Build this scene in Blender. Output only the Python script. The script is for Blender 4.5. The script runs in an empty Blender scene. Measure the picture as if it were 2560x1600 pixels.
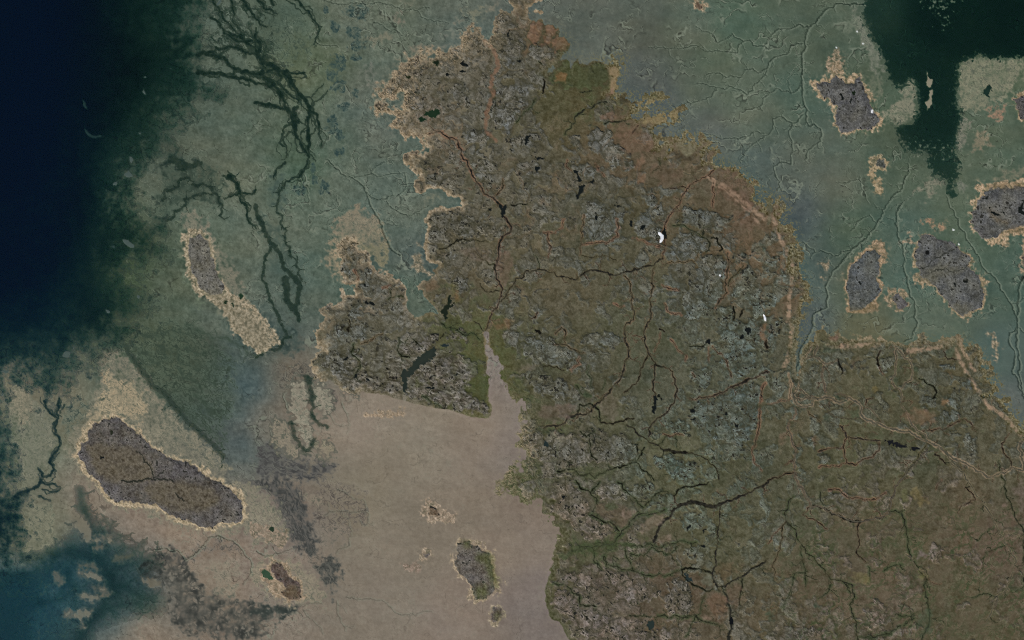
import bpy, math, random
import numpy as np

# ---------------------------------------------------------------- camera, sky, sun, exposure
SC = bpy.context.scene
M_PX = 10.0                     # metres on the ground for one pixel of the survey grid
W_PX, H_PX = 2560.0, 1600.0
CAM_H = 40000.0
cam_data = bpy.data.cameras.new('camera')
cam = bpy.data.objects.new('camera', cam_data)
SC.collection.objects.link(cam)
cam.location = (0.0, 0.0, CAM_H)
cam.rotation_euler = (0.0, 0.0, 0.0)
cam_data.sensor_width = 36.0
cam_data.lens = 36.0 * CAM_H / (W_PX * M_PX)
cam_data.clip_start = 100.0
cam_data.clip_end = 400000.0
SC.camera = cam

SUN_EL, SUN_AZ = 44.0, 205.0    # degrees; azimuth clockwise from north (the picture's top)
world = bpy.data.worlds.new('World')
SC.world = world
world.use_nodes = True
wn = world.node_tree
sky = wn.nodes.new('ShaderNodeTexSky')
sky.sky_type = 'NISHITA'
sky.sun_disc = False
sky.sun_elevation = math.radians(SUN_EL)
sky.sun_rotation = math.radians(SUN_AZ)
bg = wn.nodes['Background']
bg.inputs['Strength'].default_value = 0.09
wn.links.new(sky.outputs['Color'], bg.inputs['Color'])
sun_data = bpy.data.lights.new('sun', 'SUN')
sun_data.energy = 3.0
sun_data.angle = math.radians(0.53)
sun_data.color = (1.0, 0.95, 0.88)
sun = bpy.data.objects.new('sun', sun_data)
SC.collection.objects.link(sun)
sun.rotation_euler = (math.radians(90.0 - SUN_EL), 0.0, math.radians(180.0 - SUN_AZ))
sun.location = (0, 0, 20000)
SC.view_settings.view_transform = 'Standard'
SC.view_settings.look = 'None'
SC.view_settings.exposure = 0.0
SC.view_settings.gamma = 1.0
SC.view_settings.use_curve_mapping = False
SC.cycles.volume_bounces = 0
SC.cycles.use_denoising = False
SC.cycles.filter_width = 0.75
SC.cycles.transparent_max_bounces = 16
LIGHT_GAIN = np.array([0.895, 0.914, 0.985], np.float32)   # display value of a white sheet under this light

# ---------------------------------------------------------------- survey grid
f32 = np.float32
def _axis(lo, hi, step):
    core = np.arange(lo, hi + 0.1, step)
    out, s = [], step
    a = 0.0
    while a < 4200:
        s *= 1.32
        a += s
        out.append(a)
    out = np.array(out)
    return np.concatenate([lo - out[::-1], core, hi + out]).astype(f32)
XS = _axis(-48, 2608, 2.0)
YS = _axis(-48, 1648, 2.0)
NX, NY = len(XS), len(YS)
X, Y = np.meshgrid(XS, YS)

def win(x0, x1, y0, y1):
    i0, i1 = np.searchsorted(XS, [x0, x1]); j0, j1 = np.searchsorted(YS, [y0, y1])
    return slice(max(j0 - 1, 0), min(j1 + 1, NY)), slice(max(i0 - 1, 0), min(i1 + 1, NX))

def T(s):
    """Survey notes: '@cr' picks sheet (column, row) of 640 x 400, 'u,v' a point on it, '!x,y' a point on the whole grid."""
    c = r = 0; out = []
    for t in s.split():
        if t[0] == '@':
            c, r = int(t[1]), int(t[2])
        elif t[0] == '!':
            x, y = t[1:].split(','); out.append((float(x), float(y)))
        else:
            x, y = t.split(','); out.append((640 * c + float(x) / 3.78, 400 * r + float(y) / 3.78))
    return np.array(out, f32)

# ---------------------------------------------------------------- noise
_rng = np.random.RandomState(7)
_PERM = _rng.permutation(4096).astype(np.int32)
_ang = _rng.rand(4096) * 2 * np.pi
_GX, _GY = np.cos(_ang).astype(f32), np.sin(_ang).astype(f32)
_RND = _rng.rand(4096).astype(f32); _RND2 = _rng.rand(4096).astype(f32); _RND3 = _rng.rand(4096).astype(f32)
def _hash(i, j, s):
    return _PERM[(_PERM[(i + s * 131) & 4095] + j) & 4095]
def perlin(x, y, s=0):
    xf, yf = np.floor(x), np.floor(y)
    i, j = xf.astype(np.int32), yf.astype(np.int32)
    u, v = (x - xf).astype(f32), (y - yf).astype(f32)
    def g(di, dj):
        h = _hash(i + di, j + dj, s)
        return _GX[h] * (u - di) + _GY[h] * (v - dj)
    su = u * u * u * (u * (u * 6 - 15) + 10); sv = v * v * v * (v * (v * 6 - 15) + 10)
    a = g(0, 0); b = g(1, 0); c = g(0, 1); d = g(1, 1)
    top = a + su * (b - a); bot = c + su * (d - c)
    return (top + sv * (bot - top)) * 1.5
def fbm(x, y, scale, oct=3, s=0, gain=0.55):
    v = np.zeros(x.shape, f32); a = 1.0; n = 0
    for o in range(oct):
        v += a * perlin(x / scale, y / scale, s + o * 17); n += a * a; a *= gain; scale *= 0.5
    return v / math.sqrt(n)
def ridged(x, y, scale, oct=3, s=0):
    v = np.zeros(x.shape, f32); a = 1.0; n = 0
    for o in range(oct):
        v += a * (1 - np.abs(perlin(x / scale, y / scale, s + o * 23)) * 2.2); n += a; a *= 0.5; scale *= 0.52
    return v / n
def worley(x, y, scale, s=0):
    x = x / scale; y = y / scale
    i, j = np.floor(x).astype(np.int32), np.floor(y).astype(np.int32)
    f1 = np.full(x.shape, 9.0, f32); f2 = f1.copy(); cid = np.zeros(x.shape, np.int32)
    for di in (-1, 0, 1):
        for dj in (-1, 0, 1):
            h = _hash(i + di, j + dj, s)
            d = np.sqrt((i + di + _RND[h] - x) ** 2 + (j + dj + _RND2[h] - y) ** 2).astype(f32)
            m = d < f1
            f2 = np.where(m, f1, np.minimum(f2, d)); cid = np.where(m, h, cid); f1 = np.where(m, d, f1)
    return f1, f2, cid
def ss(a, b, x):
    t = np.clip((x - a) / (b - a), 0, 1)
    return (t * t * (3 - 2 * t)).astype(f32)

# control points: a value anywhere from readings at a few places
def control(pts, soft=45.0, p=2.2):
    step = 16
    ii = np.unique(np.concatenate([np.arange(0, NX, step), [NX - 1]])); jj = np.unique(np.concatenate([np.arange(0, NY, step), [NY - 1]]))
    gx, gy = np.meshgrid(XS[ii], YS[jj])
    a = np.array(pts, f32); n = a.shape[1] - 2
    acc = np.zeros(gx.shape + (n,), f32); ws = np.zeros(gx.shape, f32)
    for r in a:
        w = 1.0 / ((gx - r[0]) ** 2 + (gy - r[1]) ** 2 + soft * soft) ** p * 1e9
        ws += w; acc += w[..., None] * r[2:]
    acc /= ws[..., None]
    fi = np.interp(np.arange(NX), ii, np.arange(len(ii))); fj = np.interp(np.arange(NY), jj, np.arange(len(jj)))
    i0 = np.minimum(fi.astype(int), len(ii) - 2); j0 = np.minimum(fj.astype(int), len(jj) - 2)
    u = (fi - i0).astype(f32)[None, :, None]; v = (fj - j0).astype(f32)[:, None, None]
    A = acc[j0][:, i0]; B = acc[j0][:, i0 + 1]; C = acc[j0 + 1][:, i0]; D = acc[j0 + 1][:, i0 + 1]
    out = A * (1 - u) * (1 - v) + B * u * (1 - v) + C * (1 - u) * v + D * u * v
    return out[..., 0] if n == 1 else out

# signed distance (inside positive) of a polygon over a window of the grid
def sdf_pts(p, x, y):
    d2 = np.full(x.shape, 1e12, f32); inside = np.zeros(x.shape, bool)
    q = np.roll(p, -1, axis=0)
    for (ax, ay), (bx, by) in zip(p, q):
        ex, ey = bx - ax, by - ay
        wx, wy = x - ax, y - ay
        t = np.clip((wx * ex + wy * ey) / (ex * ex + ey * ey + 1e-9), 0, 1)
        d2 = np.minimum(d2, (wx - ex * t) ** 2 + (wy - ey * t) ** 2)
        if ay != by:
            c = (ay > y) != (by > y)
            inside ^= c & (x < ex * (y - ay) / ey + ax)
    d = np.sqrt(d2)
    return np.where(inside, d, -d)
def smooth_poly(p):
    """One round of corner cutting, so that a traced outline has no straight facets."""
    q = np.roll(p, -1, axis=0)
    return np.stack([p * 0.78 + q * 0.22, p * 0.22 + q * 0.78], 1).reshape(-1, 2)
def sdf(s, pad=40, smooth=True, big=False):
    p = T(s) if isinstance(s, str) else s
    if smooth: p = smooth_poly(p)
    if big:                                # whole grid, worked out at half density
        xs2 = np.concatenate([XS[:-1:2], XS[-1:]]); ys2 = np.concatenate([YS[:-1:2], YS[-1:]])
        gx, gy = np.meshgrid(xs2, ys2)
        d = sdf_pts(p, gx, gy)
        fi = np.interp(XS, xs2, np.arange(len(xs2))); fj = np.interp(YS, ys2, np.arange(len(ys2)))
        i0 = np.minimum(fi.astype(int), len(xs2) - 2); j0 = np.minimum(fj.astype(int), len(ys2) - 2)
        u = (fi - i0).astype(f32)[None, :]; v = (fj - j0).astype(f32)[:, None]
        top = d[j0][:, i0] * (1 - u) + d[j0][:, i0 + 1] * u; bot = d[j0 + 1][:, i0] * (1 - u) + d[j0 + 1][:, i0 + 1] * u
        return (slice(0, NY), slice(0, NX)), (top * (1 - v) + bot * v).astype(f32)
    w = win(p[:, 0].min() - pad, p[:, 0].max() + pad, p[:, 1].min() - pad, p[:, 1].max() + pad)
    return w, sdf_pts(p, X[w], Y[w]).astype(f32)

# line work
WARP = None
_lr = random.Random(11)
def wiggle(p, amp, step=5.0):
    """Fractal midpoint displacement along a traced line."""
    p = [tuple(q) for q in p]
    while True:
        out = [p[0]]; split = False
        for a, b in zip(p, p[1:]):
            dx, dy = b[0] - a[0], b[1] - a[1]; L = math.hypot(dx, dy)
            if L > step:
                split = True
                k = _lr.gauss(0, amp) ; k = max(-0.3, min(0.3, k))
                out.append(((a[0] + b[0]) / 2 - dy * k, (a[1] + b[1]) / 2 + dx * k))
            out.append(b)
        p = out
        if not split: return p
def stroke(arr, p, w0, w1=None, soft=1.6):
    """Write max coverage of a tapering line into arr (half widths w0 to w1)."""
    if w1 is None: w1 = w0
    n = len(p) - 1
    for k in range(n):
        (ax, ay), (bx, by) = p[k], p[k + 1]
        wa = w0 + (w1 - w0) * k / n; wb = w0 + (w1 - w0) * (k + 1) / n
        m = max(wa, wb) * 1.6 + soft + 5
        w = win(min(ax, bx) - m, max(ax, bx) + m, min(ay, by) - m, max(ay, by) + m)
        if X[w].size == 0: continue
        x, y = (X[w], Y[w]) if WARP is None else (X[w] + WARP[0][w], Y[w] + WARP[1][w])
        ex, ey = bx - ax, by - ay
        t = np.clip(((x - ax) * ex + (y - ay) * ey) / (ex * ex + ey * ey + 1e-9), 0, 1)
        d = np.sqrt((x - ax - ex * t) ** 2 + (y - ay - ey * t) ** 2)
        ww = wa + (wb - wa) * t
        if WARP is not None: ww = ww * WARP[2][w]
        c = np.clip((ww - d) / soft + 0.5, 0, 1)
        arr[w] = np.maximum(arr[w], c)
def branches(p, every, length, ang=60, depth=1, side=0, jitter=0.4):
    """Tributaries leaving a line, each again a line; returns [(points, level)]."""
    out = []; acc = _lr.random() * every; s = 1
    for a, b in zip(p, p[1:]):
        L = math.hypot(b[0] - a[0], b[1] - a[1]); acc += L
        if acc > every:
            acc = -_lr.random() * every * jitter
            s = side if side else -s
            th = math.atan2(b[1] - a[1], b[0] - a[0]) + s * math.radians(ang + _lr.uniform(-22, 22))
            ln = length * _lr.uniform(0.4, 1.3)
            x, y = b; q = [(x, y)]; n = max(2, int(ln / 7))
            for _ in range(n):
                th += _lr.gauss(0, 0.28); x += math.cos(th) * ln / n; y += math.sin(th) * ln / n; q.append((x, y))
            out.append((q, depth))
            if depth > 1: out += branches(q, every * 0.5, length * 0.5, ang, depth - 1, 0, jitter)
    return out
# ---------------------------------------------------------------- registry of land units (each becomes an object)
REG = []
def reg(name, mat, label=None, category=None, kind=None, group=None, parent=None):
    REG.append(dict(name=name, mat=mat, label=label, category=category, kind=kind, group=group, parent=parent))
    return len(REG) - 1

FLAT = reg('tidal_flat', 'mud', 'broad grey green tidal flat and sea floor scored by creeks', 'tidal flat', 'structure')
MAIN = reg('mainland_terrain', 'tundra', 'olive brown tundra mainland with grey rock and dark streams', 'terrain', 'structure')

col = np.zeros((NY, NX, 3), f32)
Z = np.zeros((NY, NX), f32)
D = np.zeros((NY, NX), f32)
own = np.full((NY, NX), FLAT, np.int32)

def C(*c): return np.array(c, f32)
def mix(w, m, c):
    col[w] += (c - col[w]) * m[..., None]

# shared noise fields
n200 = fbm(X, Y, 200, 3, 1); n70 = fbm(X, Y, 70, 3, 2); n28 = fbm(X, Y, 28, 3, 3); n12 = fbm(X, Y, 12, 2, 4); n6 = perlin(X / 6, Y / 6, 5); n4 = perlin(X / 3.7, Y / 3.7, 6)
c200, c70, c28, c12, c6, c4 = [a / a[40:-40, 40:-40].std() for a in (n200, n70, n28, n12, n6, n4)]     # unit contrast versions
wx = fbm(X, Y, 60, 3, 31) * 22; wy = fbm(X, Y, 60, 3, 37) * 22
vx = fbm(X, Y, 14, 2, 41) * 5; vy = fbm(X, Y, 14, 2, 43) * 5
XW, YW = X + wx + vx, Y + wy + vy
r30 = ridged(X + vx, Y + vy, 34, 3, 51); r12 = ridged(X + vx, Y + vy, 13, 2, 57)
grain = _RND3[_hash(np.arange(NX, dtype=np.int32)[None, :], np.arange(NY, dtype=np.int32)[:, None], 9)] - 0.5

WARP = (vx * 0.38 + n6 * 1.0, vy * 0.38 + n4 * 1.0, np.clip(1 + 0.45 * n28 + 0.25 * n12, 0.4, 1.5))
# branching filaments (weed lines, runnels, cracks) used wherever the photograph shows a network
def lines(sx, sy, seed, rot=0.0, warp=1.0, thin=0.10):
    c, s_ = math.cos(rot), math.sin(rot)
    x, y = X + vx * 1.6 * warp + wx * .5 * warp, Y + vy * 1.6 * warp + wy * .5 * warp
    return 1 - ss(0.015, thin, np.abs(perlin((x * c + y * s_) / sx, (y * c - x * s_) / sy, seed)))
vein = np.maximum(np.maximum(lines(34, 34, 101, thin=.075), .85 * lines(19, 19, 103, thin=.11)), .5 * lines(11, 11, 107, thin=.15) * ss(-.2, .3, n28))
lines_pale = np.maximum(lines(19, 19, 151, thin=.14), lines(9, 9, 157, thin=.2))
vein_se = np.maximum(lines(44, 13, 109, rot=0.72, thin=.15), .85 * lines(24, 7, 113, rot=0.80, thin=.2))     # drawn out to the south-east
# ---- colour of the flats and of the sea floor
col[:] = control([
 (100,100,70,82,74),(550,60,88,100,87),(600,250,86,98,85),(520,400,84,94,81),(700,60,84,98,84),(740,150,90,102,81),(800,190,90,101,81),(900,60,91,101,88),
 (1000,50,95,103,88),(1100,60,95,103,91),(1130,80,88,99,92),(900,250,90,99,88),(950,330,93,101,91),(850,350,84,98,85),(1000,380,86,98,88),
 (1350,30,93,99,91),(1450,60,86,92,83),(1600,50,87,93,83),(1700,80,87,96,83),(1850,60,79,96,81),(1600,200,82,88,83),(1480,120,96,100,90),(1800,150,87,99,83),
 (1750,230,91,99,85),(1650,260,84,90,87),(1850,230,87,98,83),(1900,330,89,99,85),(1760,330,87,93,87),(1900,390,83,95,90),(1980,100,80,93,79),(2050,60,80,92,77),
 (2000,250,78,94,81),(2050,350,82,94,83),(2200,280,78,92,75),(2250,380,76,88,73),(2480,330,84,97,81),(2520,160,85,97,77),(2000,440,87,95,85),(2080,480,90,95,81),
 (2000,520,75,85,85),(2130,560,78,94,79),(2250,450,82,95,79),(2250,550,76,94,83),(2400,520,84,96,79),(2450,620,80,96,81),(2520,700,76,94,83),(2030,700,78,92,86),
 (2035,790,78,88,86),(2120,740,90,97,79),(2250,680,76,94,83),(2350,830,85,97,83),(2500,900,76,92,85),(2520,1000,87,94,89),(2150,820,95,96,75),
 (600,450,95,103,87),(560,560,90,102,88),(640,560,97,105,90),(760,420,77,96,79),(700,480,88,102,88),(780,560,91,102,88),(800,680,86,100,88),(740,720,84,97,87),
 (850,470,90,101,88),(950,500,92,104,93),(1000,560,90,100,88),(1040,640,82,93,88),(1020,720,88,100,87),(400,720,83,93,77),(450,780,86,95,79),(520,800,90,99,87),(330,700,68,84,63),
 (430,870,75,87,72),(500,930,76,87,73),(560,1000,74,85,75),(400,850,78,90,72),(590,900,74,89,85),(615,970,76,91,91),(600,1080,80,91,89),(660,1060,116,111,99),(680,860,80,92,85),(720,920,116,109,96),
 (760,1050,127,117,103),(900,1050,132,121,107),(1000,1150,127,118,103),(1200,1050,131,119,105),(1100,1000,132,122,107),(900,1250,125,117,101),(1000,1350,125,116,102),(1150,1300,124,114,100),
 (1250,1350,130,118,104),(950,1500,125,116,103),(1150,1550,127,115,103),(1320,1320,126,114,102),(1340,1500,121,111,104),(1300,1100,128,118,109),(1240,950,124,114,105),
 (100,1000,115,114,97),(60,1100,98,106,89),(110,1300,116,114,97),(80,1350,98,104,85),(250,1250,128,118,104),(330,1320,133,120,106),(450,1350,133,120,105),(550,1350,132,120,106),
 (550,1450,131,119,103),(350,1580,131,117,101),(500,1560,122,113,101),(620,1420,130,119,107),(700,1300,122,113,103),(300,1450,74,94,99),(150,1450,66,99,107),(60,1500,64,99,111),(250,1400,76,99,103),(300,1530,76,96,97)])
east_flat = ss(1280, 1500, X) * ss(1000, 850, Y)
bay = ss(640, 900, X) * ss(900, 1050, Y + 0.1 * X - 90)
col += (c200 * 2.2)[..., None]
col += (c70 * 2.0 * (1 - 0.5 * bay))[..., None] * C(1, 1, 0.8)
calm = np.clip(1 - 0.55 * east_flat - 0.55 * bay, 0, 1)
col += ((c28 * 3.2 + c12 * 2.4 + c6 * 1.4 + c4 * 1.0) * calm)[..., None] * C(1, 1, 0.95)
# faint current streaks over the mud
st = fbm(X * 0.35 + Y * 0.18 + wx * 0.6, Y * 1.25 - X * 0.42 + wy, 34, 3, 61)
col += (st * 2.2 * np.maximum(bay, 0.7 * east_flat))[..., None]
st2 = perlin((X + Y * 0.2) / 60, (Y - X * 0.1 + wy * 0.4) / 4.5, 64)
col += (st2 * 1.8 * bay)[..., None]
# long blotches of blue and pink silt on the flats
sil = fbm(X * 0.5 + Y * 0.3, Y * 1.1 - X * 0.2, 90, 3, 67)
col += (sil * 3.0 * (1 - .6 * bay))[..., None] * C(1.3, 0.2, -0.4)
col += (grain * 6.0 * (.4 + .6 * calm))[..., None]
Z += 1.6 + 0.35 * n70 + 0.25 * n28

# dark algae mats on the upper western flat, one cluster per spot
algae = np.zeros((NY, NX), f32)
for tx, u, v, ru, rv in ((1,960,110,105,75),(1,740,250,38,70),(1,660,90,30,36),(1,940,320,75,60),(1,970,430,75,55),(1,770,600,85,70),(1,710,700,40,55),(1,780,800,66,76),(1,830,1010,42,40),(1,720,1180,56,90),(1,790,1290,40,60),(1,940,540,60,28),(1,780,1440,50,40),(1,940,880,30,40),(1,420,1780,60,60),(1,540,1610,26,80),(1,640,1780,48,60),(1,560,1690,30,50)):
    ax, ay, rx_, ry_ = 640 * tx + u / 3.78, v / 3.78, ru / 3.78, rv / 3.78
    w = win(ax - 3 * rx_, ax + 3 * rx_, ay - 3 * ry_, ay + 3 * ry_)
    algae[w] = np.maximum(algae[w], np.exp(-(((X[w] - ax) / rx_) ** 2 + ((Y[w] - ay) / ry_) ** 2) * .8))
m = ss(0.30, 0.62, algae + n28 * .30 + n12 * .35) * np.clip(.45 + .6 * vein + .5 * n12 + .3 * n6, 0, 1) * ss(.08, .2, algae)
mix(np.s_[:], m * .85, C(46, 66, 64)); Z -= m * 0.4
# hair-thin runnels and pale swash lines all over the drying flats
pa = perlin((X + wx * 1.4 + vx) / 62, (Y + wy * 1.4 + vy) / 62, 73); pb = perlin((X + wx + vx * 1.5) / 44, (Y + wy + vy * 1.5) / 44, 79)
wild = np.clip(1 - 0.65 * bay - 0.45 * east_flat, 0, 1)
mix(np.s_[:], (1 - ss(.008, .034, np.abs(pa))) * .55 * wild * ss(-.3, .4, n70), col * .60)
mix(np.s_[:], vein * .30 * wild * ss(0.0, .5, n70 * .8 + n200 * .6), col * .66)
mix(np.s_[:], (1 - ss(.010, .045, np.abs(pb))) * .34 * wild * ss(-.3, .5, n200), C(124, 130, 114))

def creek_shade_pair(scale, seed, alpha, mask, lo=.055, pale=C(126, 134, 118)):  # wet dark line beside a pale levee; bank shading put into the colour
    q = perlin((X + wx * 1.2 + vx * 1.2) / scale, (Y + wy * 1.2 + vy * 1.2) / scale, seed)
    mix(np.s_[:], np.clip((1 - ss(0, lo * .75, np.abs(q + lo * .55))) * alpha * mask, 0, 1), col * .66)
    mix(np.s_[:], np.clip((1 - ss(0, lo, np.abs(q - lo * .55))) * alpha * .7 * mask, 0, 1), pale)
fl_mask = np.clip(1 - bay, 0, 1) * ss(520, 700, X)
creek_shade_pair(90, 161, .80, fl_mask * ss(-.25, .35, n70 + .4 * n200), .048)
creek_shade_pair(52, 163, .65, fl_mask * ss(-.05, .5, n70 - .3 * n200), .062)
creek_shade_pair(30, 167, .45, fl_mask * ss(.1, .6, n28 + .6 * n70), .085)
creek_shade_pair(120, 169, .30, bay * ss(-.1, .5, n70), .035, C(134, 127, 114))
# speckled weed beds (dark grey green)
WEED = [
 ("@02 1330,60 1700,20 1960,120 2190,330 2230,520 2190,760 2130,1000 2110,1260 1950,1120 1700,880 1480,680 1330,470 1250,330 1250,160", C(62,78,64), .55),
 ("@12 100,180 240,60 360,40 430,160 440,290 330,330 210,300 180,240", C(66,84,78), .65),
 ("@11 0,480 90,560 210,600 330,900 450,1130 440,1320 420,1512 300,1512 250,1200 120,900 30,660", C(70,90,80), .38),
 ("@11 130,180 270,170 270,400 190,560 120,430", C(66,86,78), .45),
 ("@10 0,100 360,60 520,330 480,520 330,680 0,560", C(66,84,72), .40),
 ("@01 1500,20 1900,30 2120,140 2130,330 2040,440 1900,390 1680,420 1560,600 1470,420 1560,200", C(58,76,64), .62),
 ("@02 300,860 460,900 480,1080 300,1140 220,1000", C(72,88,80), .5),
 ("@02 640,800 860,760 880,860 760,1020 600,1120 580,900", C(70,88,80), .5),
 ("@02 1480,940 1700,960 1900,1160 2080,1300 2120,1420 1960,1320 1700,1200 1500,1060", C(72,90,80), .5),
 ("@02 840,480 1000,300 1180,320 1350,520 1420,700 1240,620 1060,560 900,640", C(72,90,82), .45),
 ("@03 1380,760 1480,680 1660,660 1750,760 1900,990 2080,1110 2200,1130 2419,1180 @13 0,1170 240,1180 430,1185 400,1220 250,1290 150,1330 60,1420 0,1512 @03 2180,1512 1800,1450 1700,1400 1600,1280 1640,1080 1500,1010 1280,950", C(80,82,76), .7),
 ("@03 1460,660 1740,740 1960,620 2060,530 2200,570 2290,690 2180,680 1960,690 1780,780 1600,800", C(92,90,84), .55),
 ("@12 0,1250 150,1140 240,1250 400,1320 740,1350 730,1512 0,1512", C(82,82,80), .85),
 ("@13 -120,0 420,0 480,230 560,550 590,690 510,700 340,620 280,450 160,230 150,150 -60,60", C(76,77,74), 1.0),
 ("@13 580,830 680,730 760,760 800,900 740,1000 720,1130 690,1080 600,940", C(78,80,75), .95),
 ("@13 470,640 590,660 690,740 720,820 600,850 530,760", C(82,83,77), .7),
 ("@13 0,1190 60,1170 230,1200 430,1180 260,1290 130,1330 0,1270", C(72,80,74), .7),
 ("@13 640,0 860,60 1030,180 1050,400 960,420 900,540 700,560 560,400 480,200", C(104,97,90), .55),
 ("@12 230,380 480,360 640,560 560,600 440,570 330,640 200,620 150,500", C(92,90,82), .6),
 ("@12 700,640 800,700 780,760 700,880 690,700", C(100,92,86), .8),
]
q1, q2, qid = worley(X + vx * 1.6 + wx * .6, Y + vy * 1.6 + wy * .6, 26, 33); s1, s2, sid = worley(X + vx, Y + vy, 11, 35)
lens = np.clip(np.maximum(1 - ss(.10, .55, q2 - q1), .75 * (1 - ss(.05, .45, s2 - s1))) * (.75 + .5 * n28) + .15 * n12, 0, 1)
WV = {0: vein_se, 10: lens, 16: lens, 5: np.maximum(lens * .8, vein), 9: lens, 1: lens, 2: lens, 3: lens, 8: vein_se, 13: lines(60, 9, 117, rot=1.15, thin=.3), 12: lines(40, 10, 119, rot=.3, thin=.3), 14: lines(40, 8, 121, rot=1.25, thin=.3)}
for k, (s, c, a) in enumerate(WEED):
    w, d = sdf(s, 45)
    d = d + n28[w] * 16 + n12[w] * 10 + n6[w] * 3
    v = WV.get(k, vein)[w]
    solid = 0.75 if k in (12, 13, 14) else 0.42
    tex = solid + (1 - solid) * v + n12[w] * 0.30 + n6[w] * 0.1 + n28[w] * .3
    e = ss(-12, 16, d)
    mix(w, np.clip(e * a * tex, 0, 1), c)
    mix(w, np.clip(e * a * v * (.75 + .5 * n28[w]), 0, .9), c * (.80 if k in (12, 13, 14) else .66))
# flowing streaks in the dark plume
w, d = sdf(WEED[13][0], 20)
fl = perlin((X[w] + Y[w] * -0.45) / 5.0 + n28[w] * 0.8, (Y[w]) / 46, 71)
mix(w, ss(0, 14, d) * ss(0.0, 0.5, fl) * 0.22, C(112, 106, 100))

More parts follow.
